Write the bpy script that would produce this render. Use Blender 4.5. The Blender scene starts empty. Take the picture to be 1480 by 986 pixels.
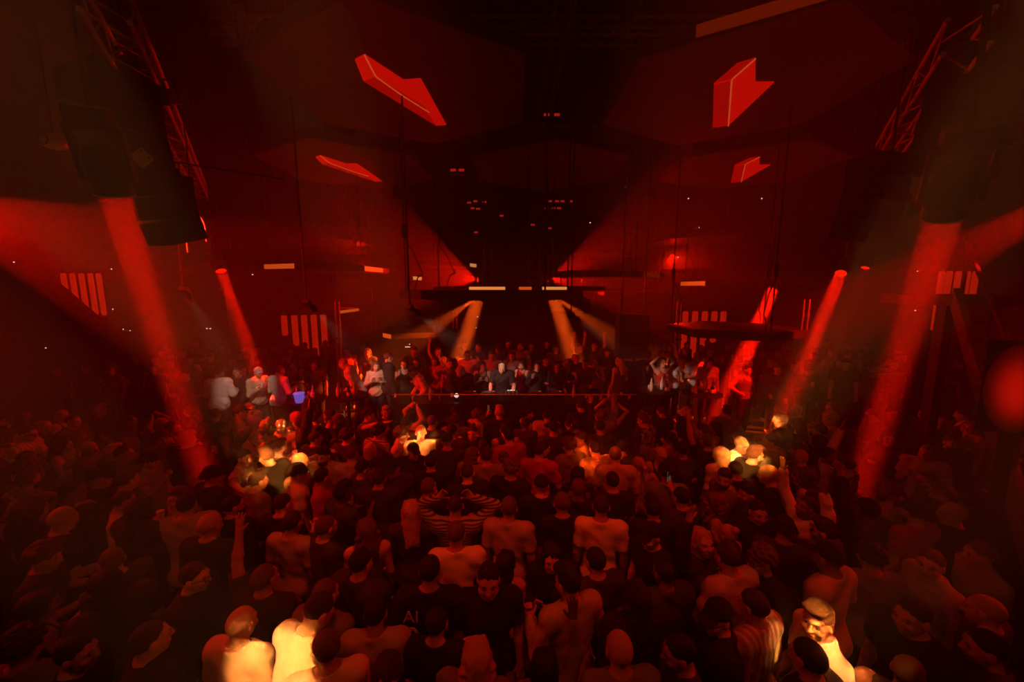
import bpy, bmesh, math, random
import numpy as np
from mathutils import Vector, Matrix, Euler

random.seed(7)
S = bpy.context.scene
COL = S.collection
PI = math.pi

# ------------------------------------------------------------------ camera
F = 560.0                       # focal length in pixels of the 1480 x 986 frame
TH = math.atan(78.0 / F)        # downward pitch
CZ = 4.0                        # height of the balcony eye above the dance floor
cam = bpy.data.cameras.new('camera')
cam.sensor_width = 36.0
cam.lens = F / 1480.0 * 36.0
cam.clip_start = 0.05
cam_o = bpy.data.objects.new('camera', cam)
COL.objects.link(cam_o)
cam_o.location = (0, 0, CZ)
cam_o.rotation_euler = (PI / 2 - TH, 0, 0)
S.camera = cam_o

# ------------------------------------------------------------------ world, view
world = bpy.data.worlds.new('world')
S.world = world
world.use_nodes = True
world.node_tree.nodes['Background'].inputs[0].default_value = (0.0, 0.0, 0.0, 1)
world.node_tree.nodes['Background'].inputs[1].default_value = 0.0
S.view_settings.view_transform = 'Standard'
S.view_settings.look = 'None'
S.view_settings.exposure = 0.0
S.view_settings.gamma = 1.0
S.view_settings.use_curve_mapping = False
S.cycles.max_bounces = 4
S.cycles.diffuse_bounces = 2
S.cycles.volume_bounces = 0
S.cycles.use_denoising = True
S.cycles.use_light_tree = True

HAZE_DENSITY = 0.04
RED = (1.0, 0.006, 0.001)
REDO = (1.0, 0.022, 0.002)
AMBER = (1.0, 0.085, 0.005)
WARM = (1.0, 0.28, 0.045)
WHITE = (1.0, 0.62, 0.42)


def P(px, py, d):
    """point at forward distance d seen at pixel px, py"""
    a = (px - 740) / F
    b = -(py - 493) / F
    c, s = math.cos(TH), math.sin(TH)
    v = Vector((a, c + b * s, b * c - s))
    return Vector((0, 0, CZ)) + v * (d / v.y)


def PZ(px, py, z):
    """point at height z seen at pixel px, py"""
    a = (px - 740) / F
    b = -(py - 493) / F
    c, s = math.cos(TH), math.sin(TH)
    v = Vector((a, c + b * s, b * c - s))
    return Vector((0, 0, CZ)) + v * ((z - CZ) / v.z)


def aim(o, a, b):
    a, b = Vector(a), Vector(b)
    o.location = a
    o.rotation_euler = (b - a).to_track_quat('-Z', 'Y').to_euler()


def beam_light(a, b, size, spread, power, color, parent=None):
    l = bpy.data.lights.new('beam', 'AREA')
    l.shape = 'DISK'
    l.size = size
    l.spread = math.radians(spread)
    l.energy = power
    l.color = color
    o = bpy.data.objects.new('beam_lamp', l)
    COL.objects.link(o)
    aim(o, a, b)
    return o


def spot_light(a, b, angle, power, color, blend=0.3, radius=0.04):
    l = bpy.data.lights.new('spot', 'SPOT')
    l.spot_size = math.radians(angle)
    l.spot_blend = blend
    l.energy = power
    l.color = color
    l.shadow_soft_size = radius
    o = bpy.data.objects.new('spot_lamp', l)
    COL.objects.link(o)
    aim(o, a, b)
    return o


# every lantern of the rig: kind, from, to, size or cone, power, colour, label
LANTERNS = []


def rig(kind, a, b, w, power, color, label, spread=4.0, blend=0.3, scale=1.0):
    LANTERNS.append((kind, Vector(a), Vector(b), w, power, color, label, spread, blend, scale))


# the collimated red beams
rig('beam', P(166, 281, 3.8), P(287, 660, 5.0), 0.25, 66, RED, 'black moving head sending the thick red shaft beside the hanging loudspeaker', 4.0)
rig('beam', P(1364, 311, 3.4), P(1262, 640, 4.9), 0.25, 66, RED, 'black moving head sending the thick red shaft beside the steel staircase', 4.0)
rig('beam', P(320, 393, 10.0), P(386, 575, 8.6), 0.24, 33, RED, 'far moving head sending a slim red shaft onto the guests in white jackets', 3.5, scale=.9)
rig('beam', P(1215, 396, 10.0), P(1128, 612, 7.6), 0.26, 30, RED, 'far moving head sending a slim red shaft down in front of the side deck', 3.5, scale=.9)
rig('beam', P(1116, 421, 12.4), P(1042, 592, 8.5), 0.34, 44, RED, 'moving head whose red shaft passes behind the low hanging hexagon platform', 3.5, scale=.9)
rig('beam', P(1250, 388, 11.5), P(1205, 500, 10.8), 0.22, 5, RED, 'dim moving head hung behind the slim red shaft of the side deck', 6.0, scale=.8)
# amber shafts by the booth
rig('beam', P(690, 434, 10.6), P(655, 548, 10.2), 0.36, 140, AMBER, 'moving head pouring amber light on the guests hugging behind the booth', 13)
rig('beam', P(801, 432, 10.6), P(842, 560, 10.2), 0.36, 140, AMBER, 'moving head pouring amber light on the dancers with raised elbows', 13)
rig('spot', P(806, 432, 11.0), P(890, 490, 10.6), 20, 9000, AMBER, 'moving head throwing an amber fan towards the hanging black monitor', blend=.7)
rig('spot', P(684, 434, 11.0), P(590, 500, 10.6), 24, 8000, AMBER, 'moving head throwing an amber fan over the low hexagon platform', blend=.7)
# broad fans from the side walls
rig('spot', P(-170, 268, 4.6), P(330, 440, 6.5), 52, 2700, RED, 'wall wash light fanning red haze over the loudspeaker corner', blend=.12, scale=.8)
rig('spot', P(1640, 235, 4.6), P(1250, 440, 6.5), 24, 5500, RED, 'wall wash light fanning red haze over the staircase corner', blend=.15, scale=.8)
# broad fans from the stage truss, up over the audience
rig('spot', P(690, 404, 13.0), P(400, 352, 9.0), 60, 1500, RED, 'stage wash light fanning red haze through the hanging hexagon platforms', blend=.12)
rig('spot', P(792, 404, 13.0), P(1080, 352, 9.0), 60, 1350, RED, 'stage wash light fanning red haze towards the far loudspeakers', blend=.12)
rig('spot', Vector((-6.0, 15.8, 5.2)), Vector((-4.2, 7.0, 1.2)), 62, 620, RED, 'added rear haze light glowing through the tube light corner', blend=.5)  # both rear lamps added to redden the haze and rim the crowd
rig('spot', Vector((6.4, 15.8, 5.2)), Vector((4.6, 7.0, 1.2)), 62, 620, RED, 'added rear haze light glowing behind the low rod platform', blend=.5)
# warm pools in the crowd, from unseen oversized lamps set behind the camera
rig('beam', Vector((-.9, -1.5, 8.2)), PZ(400, 670, 1.6), .75, 15.0, WARM, 'unseen oversized lamp over the balcony lighting the embracing friends', 1.6, scale=2.6)
rig('beam', Vector((-.3, -1.5, 7.2)), PZ(606, 632, 1.6), .46, 5.0, WARM, 'unseen lamp over the balcony lighting one head near the booth', 1.6, scale=1.6)
rig('beam', Vector((.3, -1.5, 8.4)), PZ(868, 652, 1.6), .75, 5.0, AMBER, 'unseen oversized lamp over the balcony lighting the beige shirts mid floor', 1.6, scale=2.6)
rig('beam', Vector((1.1, -1.5, 7.2)), PZ(1074, 660, 1.6), .65, 11.0, WARM, 'unseen oversized lamp over the balcony lighting the person in glasses', 1.6, scale=2.3)
rig('beam', Vector((.6, -1.5, 7.8)), PZ(1128, 612, 1.6), .46, 5.0, WARM, 'unseen lamp over the balcony lighting heads before the side deck', 1.6, scale=1.6)
rig('beam', Vector((-1.9, -1.5, 7.2)), PZ(409, 618, 1.6), .26, 1.6, WARM, 'unseen lamp over the balcony lighting one head by the violet bucket', 1.6, scale=.9)
rig('beam', Vector((-2.2, -.9, 8.4)), PZ(388, 985, 1.4), .66, 6.5, WARM, 'unseen oversized lamp over the balcony edge lighting white shirts below', 1.6, scale=2.3)
rig('beam', Vector((2.2, -.9, 8.4)), PZ(1190, 930, 1.5), .46, 4.2, WARM, 'unseen lamp over the balcony edge lighting one white t-shirt below', 2.6, scale=1.6)
# soft red light over the dance floor
rig('spot', Vector((-2.2, -1.2, 8.2)), Vector((-.9, 4.9, 1.5)), 56, 240, REDO, 'red wash light over the balcony facing the dance floor', blend=.95)
rig('spot', Vector((2.2, -1.2, 8.2)), Vector((1.3, 4.9, 1.5)), 56, 240, REDO, 'red wash light over the balcony next to the staircase side', blend=.95)
rig('spot', Vector((-1.4, 2.3, 8.7)), Vector((-1.2, 4.4, 1.4)), 46, 560, REDO, 'red wash light straight above the dance floor', blend=.95)
rig('spot', Vector((2.6, 2.3, 8.7)), Vector((1.4, 4.6, 1.4)), 46, 560, REDO, 'red wash light straight above the dance floor on the staircase side', blend=.95)
rig('spot', Vector((-7.2, 3.4, 4.5)), Vector((-2.0, 3.6, 1.5)), 50, 380, RED, 'red wash light below the hanging loudspeaker skimming the crowd', blend=.9, scale=.7)
rig('spot', Vector((7.6, 3.2, 4.7)), Vector((2.4, 3.6, 1.5)), 50, 380, RED, 'red wash light near the staircase skimming the crowd', blend=.9, scale=.7)
# pale front light on the booth and the deck
rig('spot', Vector((-1.5, 6.3, 3.55)), P(733, 552, 8.7), 27, 420, WHITE, 'small pale lamp under the wide platform lighting the booth', blend=.9, scale=.4)
rig('spot', Vector((-3.4, 6.7, 3.6)), P(562, 552, 9.2), 25, 250, WHITE, 'small pale lamp lighting the guests beside the booth', blend=.9, scale=.4)
rig('spot', Vector((1.2, 6.9, 3.4)), P(962, 556, 9.2), 20, 260, WHITE, 'small pale lamp lighting the dancers beside the booth', blend=.9, scale=.4)
rig('spot', Vector((-5.2, 6.3, 3.8)), P(358, 560, 8.6), 27, 190, WHITE, 'small pale lamp lighting the guests in white jackets', blend=.9, scale=.4)

# ------------------------------------------------------------------ materials
MATS = {}


def mat(name, color, rough=.6, metal=0.0, emit=None, estr=0.0, noise=None, spec=.4):
    if name in MATS:
        return MATS[name]
    m = bpy.data.materials.new(name)
    m.use_nodes = True
    nt = m.node_tree
    b = nt.nodes['Principled BSDF']
    b.inputs['Base Color'].default_value = (*color, 1)
    b.inputs['Roughness'].default_value = rough
    b.inputs['Metallic'].default_value = metal
    b.inputs['Specular IOR Level'].default_value = spec
    if emit:
        b.inputs['Emission Color'].default_value = (*emit, 1)
        b.inputs['Emission Strength'].default_value = estr
    if noise:
        sc, amt = noise
        tc = nt.nodes.new('ShaderNodeTexCoord')
        n = nt.nodes.new('ShaderNodeTexNoise')
        n.inputs['Scale'].default_value = sc
        n.inputs['Detail'].default_value = 3
        nt.links.new(tc.outputs['Object'], n.inputs['Vector'])
        r = nt.nodes.new('ShaderNodeMix')
        r.data_type = 'RGBA'
        r.inputs[6].default_value = (*[c * (1 - amt) for c in color], 1)
        r.inputs[7].default_value = (*[min(1, c * (1 + amt)) for c in color], 1)
        nt.links.new(n.outputs['Fac'], r.inputs[0])
        nt.links.new(r.outputs[2], b.inputs['Base Color'])
        bp = nt.nodes.new('ShaderNodeBump')
        bp.inputs['Strength'].default_value = .15
        nt.links.new(n.outputs['Fac'], bp.inputs['Height'])
        nt.links.new(bp.outputs[0], b.inputs['Normal'])
    MATS[name] = m
    return m


def stripe_mat(name, c1, c2, scale, axis=2):
    m = mat(name, c1, .8)
    nt = m.node_tree
    b = nt.nodes['Principled BSDF']
    tc = nt.nodes.new('ShaderNodeTexCoord')
    sx = nt.nodes.new('ShaderNodeSeparateXYZ')
    nt.links.new(tc.outputs['Object'], sx.inputs[0])
    mu = nt.nodes.new('ShaderNodeMath'); mu.operation = 'MULTIPLY'; mu.inputs[1].default_value = scale
    si = nt.nodes.new('ShaderNodeMath'); si.operation = 'SINE'
    gt = nt.nodes.new('ShaderNodeMath'); gt.operation = 'GREATER_THAN'; gt.inputs[1].default_value = .2
    nt.links.new(sx.outputs[axis], mu.inputs[0]); nt.links.new(mu.outputs[0], si.inputs[0]); nt.links.new(si.outputs[0], gt.inputs[0])
    mx = nt.nodes.new('ShaderNodeMix'); mx.data_type = 'RGBA'
    mx.inputs[6].default_value = (*c1, 1); mx.inputs[7].default_value = (*c2, 1)
    nt.links.new(gt.outputs[0], mx.inputs[0]); nt.links.new(mx.outputs[2], b.inputs['Base Color'])
    return m


def blotch_mat(name, c1, c2, scale):
    m = mat(name, c1, .8)
    nt = m.node_tree
    b = nt.nodes['Principled BSDF']
    tc = nt.nodes.new('ShaderNodeTexCoord')
    v = nt.nodes.new('ShaderNodeTexVoronoi'); v.inputs['Scale'].default_value = scale
    gt = nt.nodes.new('ShaderNodeMath'); gt.operation = 'GREATER_THAN'; gt.inputs[1].default_value = .42
    mx = nt.nodes.new('ShaderNodeMix'); mx.data_type = 'RGBA'
    mx.inputs[6].default_value = (*c1, 1); mx.inputs[7].default_value = (*c2, 1)
    nt.links.new(tc.outputs['Object'], v.inputs['Vector']); nt.links.new(v.outputs['Distance'], gt.inputs[0])
    nt.links.new(gt.outputs[0], mx.inputs[0]); nt.links.new(mx.outputs[2], b.inputs['Base Color'])
    return m


M_BLACK = mat('black_paint', (.012, .012, .012), .55, noise=(6, .3))
M_DARK = mat('dark_steel', (.05, .05, .05), .4, .7)
M_STEEL = mat('bare_aluminium', (.35, .35, .35), .35, .8)
M_CEIL = mat('black_ceiling', (.008, .008, .008), .9, noise=(2, .4))
M_WALL = mat('dark_wall', (.03, .028, .028), .8, noise=(1.5, .4))
M_FLOOR = mat('dark_floor', (.03, .028, .028), .45, noise=(3, .4))
M_DECK = mat('deck_board', (.05, .045, .04), .6, noise=(4, .4))
M_TRUSS = mat('truss_aluminium', (.5, .5, .5), .45, .25)
M_RUB = mat('black_rubber', (.02, .02, .02), .8)


# ------------------------------------------------------------------ mesh helpers
class MB:
    """collects faces of one part"""
    def __init__(self):
        self.v = []
        self.f = []

    def add(self, vs, fs):
        o = len(self.v)
        self.v += [tuple(x) for x in vs]
        self.f += [tuple(i + o for i in f) for f in fs]
        return self

    def box(self, a, b, rot=None, org=None):
        a, b = Vector(a), Vector(b)
        vs = [Vector((x, y, z)) for x in (a.x, b.x) for y in (a.y, b.y) for z in (a.z, b.z)]
        if rot is not None:
            org = Vector(org or (0, 0, 0))
            vs = [org + rot @ (v - org) for v in vs]
        return self.add(vs, [(0, 1, 3, 2), (4, 6, 7, 5), (0, 4, 5, 1), (2, 3, 7, 6), (0, 2, 6, 4), (1, 5, 7, 3)])

    def tube(self, a, b, r1, r2=None, n=8, cap=True):
        a, b = Vector(a), Vector(b)
        r2 = r1 if r2 is None else r2
        z = (b - a).normalized()
        x = z.orthogonal().normalized()
        y = z.cross(x)
        vs, fs = [], []
        for p, r in ((a, r1), (b, r2)):
            for i in range(n):
                t = 2 * PI * i / n
                vs.append(p + x * (r * math.cos(t)) + y * (r * math.sin(t)))
        for i in range(n):
            j = (i + 1) % n
            fs.append((i, j, n + j, n + i))
        if cap:
            fs.append(tuple(range(n - 1, -1, -1)))
            fs.append(tuple(range(n, 2 * n)))
        return self.add(vs, fs)

    def path(self, pts, r, n=6):
        for i in range(len(pts) - 1):
            self.tube(pts[i], pts[i + 1], r, r, n)
        return self

    def prism(self, poly, z0, z1):
        n = len(poly)
        vs = [(p[0], p[1], z0) for p in poly] + [(p[0], p[1], z1) for p in poly]
        fs = [tuple(range(n - 1, -1, -1)), tuple(range(n, 2 * n))]
        fs += [(i, (i + 1) % n, n + (i + 1) % n, n + i) for i in range(n)]
        return self.add(vs, fs)

    def lathe(self, prof, n=20, org=(0, 0, 0)):
        vs, fs = [], []
        for r, z in prof:
            for i in range(n):
                t = 2 * PI * i / n
                vs.append((org[0] + r * math.cos(t), org[1] + r * math.sin(t), org[2] + z))
        for k in range(len(prof) - 1):
            for i in range(n):
                j = (i + 1) % n
                fs.append((k * n + i, k * n + j, (k + 1) * n + j, (k + 1) * n + i))
        fs.append(tuple(range(n - 1, -1, -1)))
        fs.append(tuple(range((len(prof) - 1) * n, len(prof) * n)))
        return self.add(vs, fs)

    def mesh(self, name, m, smooth=False):
        me = bpy.data.meshes.new(name)
        me.from_pydata(self.v, [], self.f)
        bm = bmesh.new(); bm.from_mesh(me)
        bmesh.ops.recalc_face_normals(bm, faces=bm.faces[:])
        bm.to_mesh(me); bm.free()
        if m:
            me.materials.append(m)
        if smooth:
            me.shade_smooth()
        return me

    def build(self, name, m, parent=None, smooth=False, loc=None):
        return link(name, self.mesh(name, m, smooth), parent, loc)


def link(name, me, parent=None, loc=None, rot=None):
    o = bpy.data.objects.new(name, me)
    COL.objects.link(o)
    if parent is not None:
        o.parent = parent
    if loc is not None:
        o.location = loc
    if rot is not None:
        o.rotation_euler = rot
    return o


def tag(o, label, cat, group=None):
    o['label'] = label
    o['category'] = cat
    if group:
        o['group'] = group
    return o


def thing(name, label, cat, loc=(0, 0, 0), rot=(0, 0, 0), group=None):
    o = bpy.data.objects.new(name, None)
    COL.objects.link(o)
    o.location = loc
    o.rotation_euler = rot
    o.empty_display_size = .1
    return tag(o, label, cat, group)


def struct(o):
    o['kind'] = 'structure'
    return o


def Box(a, b):
    return MB().box(a, b)

# ------------------------------------------------------------------ bodies: distance fields turned into one continuous mesh
class Field:
    def __init__(self, lo, hi, h):
        self.h = h
        self.lo = np.array(lo, np.float32)
        self.n = np.ceil((np.array(hi) - self.lo) / h).astype(int) + 1
        self.F = np.full(self.n, .06, np.float32)

    def win(self, lo, hi):
        i0 = np.clip(np.floor((np.array(lo) - self.lo) / self.h).astype(int), 0, self.n)
        i1 = np.clip(np.ceil((np.array(hi) - self.lo) / self.h).astype(int) + 1, 0, self.n)
        if (i1 - i0).min() <= 0:
            return None, None
        sl = tuple(slice(a, b) for a, b in zip(i0, i1))
        g = [self.lo[k] + self.h * np.arange(i0[k], i1[k], dtype=np.float32) for k in range(3)]
        return sl, np.meshgrid(*g, indexing='ij', sparse=True)

    def put(self, sl, d, k, sub=False):
        f = self.F[sl]
        if sub:
            d = -d
            hh = np.maximum(k - np.abs(f - d), 0) / k
            self.F[sl] = np.maximum(f, d) + hh * hh * k * .25
        else:
            hh = np.maximum(k - np.abs(f - d), 0) / k
            self.F[sl] = np.minimum(f, d) - hh * hh * k * .25

    def cone(self, a, b, ra, rb, k=.02, sub=False, infl=0.0):
        a = np.array(a, np.float32); b = np.array(b, np.float32)
        ra += infl; rb += infl
        m = max(ra, rb) + .05
        sl, g = self.win(np.minimum(a, b) - m, np.maximum(a, b) + m)
        if sl is None:
            return
        ab = b - a
        L = float(ab @ ab) + 1e-9
        q = [g[i] - a[i] for i in range(3)]
        t = np.clip((q[0] * ab[0] + q[1] * ab[1] + q[2] * ab[2]) / L, 0, 1)
        d = np.sqrt((q[0] - t * ab[0]) ** 2 + (q[1] - t * ab[1]) ** 2 + (q[2] - t * ab[2]) ** 2) - (ra + (rb - ra) * t)
        self.put(sl, d, k, sub)

    def ell(self, c, r, R=None, k=.03, sub=False, infl=0.0):
        c = np.array(c, np.float32)
        r = np.array(r, np.float32) + infl
        m = float(max(r)) + .05
        sl, g = self.win(c - m, c + m)
        if sl is None:
            return
        q = [g[i] - c[i] for i in range(3)]
        if R is not None:
            q = [q[0] * R[0][i] + q[1] * R[1][i] + q[2] * R[2][i] for i in range(3)]
        k0 = np.sqrt((q[0] / r[0]) ** 2 + (q[1] / r[1]) ** 2 + (q[2] / r[2]) ** 2)
        k1 = np.sqrt((q[0] / r[0] ** 2) ** 2 + (q[1] / r[1] ** 2) ** 2 + (q[2] / r[2] ** 2) ** 2) + 1e-6
        self.put(sl, k0 * (k0 - 1) / k1, k, sub)

    def cut(self, n, d):
        """keep the side where n.p < d"""
        g = [self.lo[k] + self.h * np.arange(self.n[k], dtype=np.float32) for k in range(3)]
        x, y, z = np.meshgrid(*g, indexing='ij', sparse=True)
        self.F = np.maximum(self.F, n[0] * x + n[1] * y + n[2] * z - d)

    def mesh(self, name, wob=0.0, freq=(9, 11, 7)):
        Fv = self.F
        s = Fv < 0
        nx, ny, nz = (self.n - 1)
        cnt = np.zeros((nx, ny, nz), np.int8)
        for dx in (0, 1):
            for dy in (0, 1):
                for dz in (0, 1):
                    cnt += s[dx:dx + nx, dy:dy + ny, dz:dz + nz]
        act = (cnt > 0) & (cnt < 8)
        ix, iy, iz = np.nonzero(act)
        N = len(ix)
        vid = np.full((nx, ny, nz), -1, np.int32)
        vid[ix, iy, iz] = np.arange(N)
        cor = [(a, b, c) for a in (0, 1) for b in (0, 1) for c in (0, 1)]
        val = np.stack([Fv[ix + a, iy + b, iz + c] for a, b, c in cor], 1)
        acc = np.zeros((N, 3), np.float32)
        num = np.zeros(N, np.float32)
        for i in range(8):
            for j in range(i + 1, 8):
                df = [cor[j][k] - cor[i][k] for k in range(3)]
                if sum(abs(q) for q in df) != 1:
                    continue
                f0, f1 = val[:, i], val[:, j]
                m = (f0 < 0) != (f1 < 0)
                t = np.where(m, f0 / np.where(m, f0 - f1, 1), 0)
                for k in range(3):
                    acc[:, k] += np.where(m, cor[i][k] + t * df[k], 0)
                num += m
        v = acc / num[:, None] + np.stack([ix, iy, iz], 1)
        v = self.lo + v * self.h
        quads = []
        for ax in range(3):
            sl0 = [slice(None)] * 3; sl1 = [slice(None)] * 3
            sl0[ax] = slice(0, -1); sl1[ax] = slice(1, None)
            a, b = s[tuple(sl0)], s[tuple(sl1)]
            e = np.nonzero(a != b)
            fl = a[e]
            o1, o2 = [(1, 2), (2, 0), (0, 1)][ax]
            idx = [np.array(q) for q in e]
            ok = (idx[o1] > 0) & (idx[o2] > 0) & (idx[o1] < self.n[o1] - 1) & (idx[o2] < self.n[o2] - 1)
            idx = [q[ok] for q in idx]; fl = fl[ok]

            def cell(d1, d2):
                p = [q.copy() for q in idx]
                p[o1] -= d1; p[o2] -= d2
                return vid[p[0], p[1], p[2]]
            q = np.stack([cell(1, 1), cell(0, 1), cell(0, 0), cell(1, 0)], 1)
            q[~fl] = q[~fl][:, ::-1]
            quads.append(q)
        q = np.concatenate(quads)
        q = q[(q >= 0).all(1)]
        if wob:
            w = np.sin(v[:, 0] * freq[0] * 3 + v[:, 2] * 17) * np.sin(v[:, 2] * freq[2] * 3 + v[:, 1] * 23 + v[:, 0] * 9) + .6 * np.sin(v[:, 2] * 47 + v[:, 0] * 31 + np.sin(v[:, 1] * 40))
            ctr = v.mean(0)
            dr = v - ctr; dr[:, 2] *= .1
            dr /= np.linalg.norm(dr, axis=1)[:, None] + 1e-6
            v = v + dr * (w * wob)[:, None]
        me = bpy.data.meshes.new(name)
        me.vertices.add(len(v)); me.vertices.foreach_set('co', v.astype(np.float32).ravel())
        me.loops.add(q.size); me.loops.foreach_set('vertex_index', q.astype(np.int32).ravel())
        me.polygons.add(len(q)); me.polygons.foreach_set('loop_start', np.arange(0, q.size, 4, dtype=np.int32))
        me.polygons.foreach_set('use_smooth', np.ones(len(q), bool))
        me.update(calc_edges=True)
        me.validate()
        return me


def nrm(v):
    v = np.array(v, float)
    return v / (np.linalg.norm(v) + 1e-9)


def rotx(a):
    c, s = math.cos(a), math.sin(a)
    return np.array([[1, 0, 0], [0, c, -s], [0, s, c]])


def rotz(a):
    c, s = math.cos(a), math.sin(a)
    return np.array([[c, -s, 0], [s, c, 0], [0, 0, 1]])


# pose: lean (deg forward), head yaw, head pitch, right arm (upper dir, fore dir, hand dir, grip), left arm; person faces +Y
DN = (.12, .02, -1)
POSES = {
    'stand': dict(lean=2, yaw=0, pit=4, R=((.16, -.04, -1), (.03, .3, -1), (0, .3, -1), 'relax'), L=((-.16, -.04, -1), (-.03, .3, -1), (0, .3, -1), 'relax'), say=''),
    'turn': dict(lean=0, yaw=38, pit=2, R=((.16, .05, -1), (-.1, .6, -.8), (0, .7, -.6), 'relax'), L=((-.2, -.1, -1), (-.02, .2, -1), (0, .2, -1), 'relax'), say='head turned'),
    'dance': dict(lean=5, yaw=-12, pit=8, R=((.3, .1, -1), (-.25, 1, .25), (-.2, .9, .4), 'fist'), L=((-.34, .05, -1), (.25, 1, .0), (.2, .9, .3), 'fist'), say='forearms bent'),
    'raise': dict(lean=-2, yaw=8, pit=-8, R=((.3, .25, 1), (.02, .25, 1), (0, .15, 1), 'open'), L=((-.2, 0, -1), (.05, .6, -.7), (0, .8, -.5), 'relax'), say='one arm raised'),
    'both_up': dict(lean=-3, yaw=0, pit=-10, R=((.42, .2, .9), (-.1, .2, 1), (0, .1, 1), 'open'), L=((-.42, .2, .9), (.1, .2, 1), (0, .1, 1), 'open'), say='both arms raised'),
    'hands_head': dict(lean=0, yaw=0, pit=10, R=((.75, .35, .55), (-.9, -.2, .45), (-.6, -.1, .7), 'relax'), L=((-.75, .35, .55), (.9, -.2, .45), (.6, -.1, .7), 'relax'), say='hands on head'),
    'phone': dict(lean=0, yaw=0, pit=-2, R=((.25, .65, -.3), (-.28, .75, .75), (-.1, .3, 1), 'grip'), L=((-.2, 0, -1), (.05, .4, -.9), (0, .5, -.8), 'relax'), say='holding up a phone'),
    'drink': dict(lean=2, yaw=-22, pit=2, R=((.22, .15, -1), (-.3, .8, .65), (-.2, .7, .5), 'grip'), L=((-.2, -.05, -1), (-.02, .3, -1), (0, .3, -1), 'relax'), say='holding a cup'),
    'hug': dict(lean=3, yaw=-25, pit=8, R=((.9, .25, .1), (.75, .55, .05), (.4, .8, -.2), 'relax'), L=((-.25, .2, -1), (.3, .9, -.1), (.3, .8, 0), 'relax'), say='one arm stretched sideways'),
    'lean_dj': dict(lean=20, yaw=6, pit=26, R=((.3, .45, -1), (-.1, .75, -.55), (-.05, 1, -.35), 'relax'), L=((-.3, .45, -1), (.1, .75, -.55), (.05, 1, -.35), 'relax'), say='hands on the decks'),
    'clap': dict(lean=0, yaw=0, pit=0, R=((.35, .3, -.9), (-.62, .7, .45), (-.25, .6, .8), 'flat'), L=((-.35, .3, -.9), (.62, .7, .45), (.25, .6, .8), 'flat'), say='hands together'),
    'point': dict(lean=2, yaw=0, pit=-4, R=((.15, .9, .35), (0, .95, .3), (0, 1, .2), 'open'), L=((-.2, 0, -1), (0, .4, -.9), (0, .5, -.8), 'relax'), say='arm stretched forward'),
    'hips': dict(lean=1, yaw=15, pit=2, R=((.62, -.2, -.75), (-.7, .4, -.5), (-.6, .5, -.5), 'fist'), L=((-.62, -.2, -.75), (.7, .4, -.5), (.6, .5, -.5), 'fist'), say='hands on hips'),
    'bow': dict(lean=28, yaw=-10, pit=26, R=((.2, .2, -1), (-.1, .6, -.7), (0, .7, -.6), 'relax'), L=((-.2, .2, -1), (.1, .6, -.7), (0, .7, -.6), 'relax'), say='bending forward'),
    # woman's build
    'w_stand': dict(fem=1, lean=2, yaw=10, pit=6, R=((.16, .0, -1), (-.15, .7, -.5), (-.1, .8, -.3), 'relax'), L=((-.16, -.04, -1), (-.03, .3, -1), (0, .3, -1), 'relax'), say=''),
    'w_dance': dict(fem=1, lean=3, yaw=-18, pit=4, R=((.4, .2, -.85), (-.3, .7, .7), (-.1, .4, 1), 'open'), L=((-.35, .1, -1), (.3, .9, .1), (.2, .8, .3), 'relax'), say='forearms bent'),
    'w_raise': dict(fem=1, lean=-3, yaw=-8, pit=-8, R=((.35, .2, 1), (-.1, .1, 1), (0, .1, 1), 'open'), L=((-.3, .1, -1), (.1, .8, .0), (.1, .8, .2), 'relax'), say='one arm raised'),
    'w_both': dict(fem=1, lean=-4, yaw=0, pit=-6, R=((.7, .15, .75), (-.75, .1, .6), (-.7, 0, .6), 'relax'), L=((-.7, .15, .75), (.75, .1, .6), (.7, 0, .6), 'relax'), say='elbows raised over head'),
    'w_clap': dict(fem=1, lean=2, yaw=14, pit=8, R=((.3, .3, -.95), (-.6, .7, .4), (-.25, .6, .8), 'flat'), L=((-.3, .3, -.95), (.6, .7, .4), (.25, .6, .8), 'flat'), say='hands together'),
}


class Skel:
    pass


def skeleton(p):
    k = Skel()
    fem = p.get('fem', 0)
    k.fem = fem
    R = rotx(-math.radians(p['lean']))
    piv = np.array([0, 0, .95])
    up = lambda q: piv + R @ (np.array(q, float) - piv)
    k.R = R
    k.sw = .165 if fem else .188
    k.hip = {s: np.array([s * (.092 if fem else .088), 0, .91]) for s in (1, -1)}
    k.knee = {s: np.array([s * .098, .035, .5]) for s in (1, -1)}
    k.ank = {s: np.array([s * .105, -.02, .085]) for s in (1, -1)}
    k.toe = {s: np.array([s * .125, .15, .035]) for s in (1, -1)}
    k.pel = np.array([0, 0, .965])
    k.waist = up((0, .005, 1.11)); k.chest = up((0, .005, 1.285)); k.neckb = up((0, -.022, 1.455))
    k.sh = {s: up((s * k.sw, -.02, 1.425)) for s in (1, -1)}
    k.headc = up((0, .018, 1.615))
    k.HR = rotx(-math.radians(p['lean'] * .5)) @ rotz(math.radians(p['yaw'])) @ rotx(-math.radians(p['pit'] - p['lean'] * .1))
    k.arm = {}
    for s, key in ((1, 'R'), (-1, 'L')):
        u, f, h, g = p[key]
        u = nrm(R @ np.array(u, float)) if p['lean'] > 15 else nrm(u)
        e = k.sh[s] + u * (.27 if fem else .29)
        w = e + nrm(f) * (.235 if fem else .255)
        k.arm[s] = (e, w, nrm(h), g)
    return k


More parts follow.
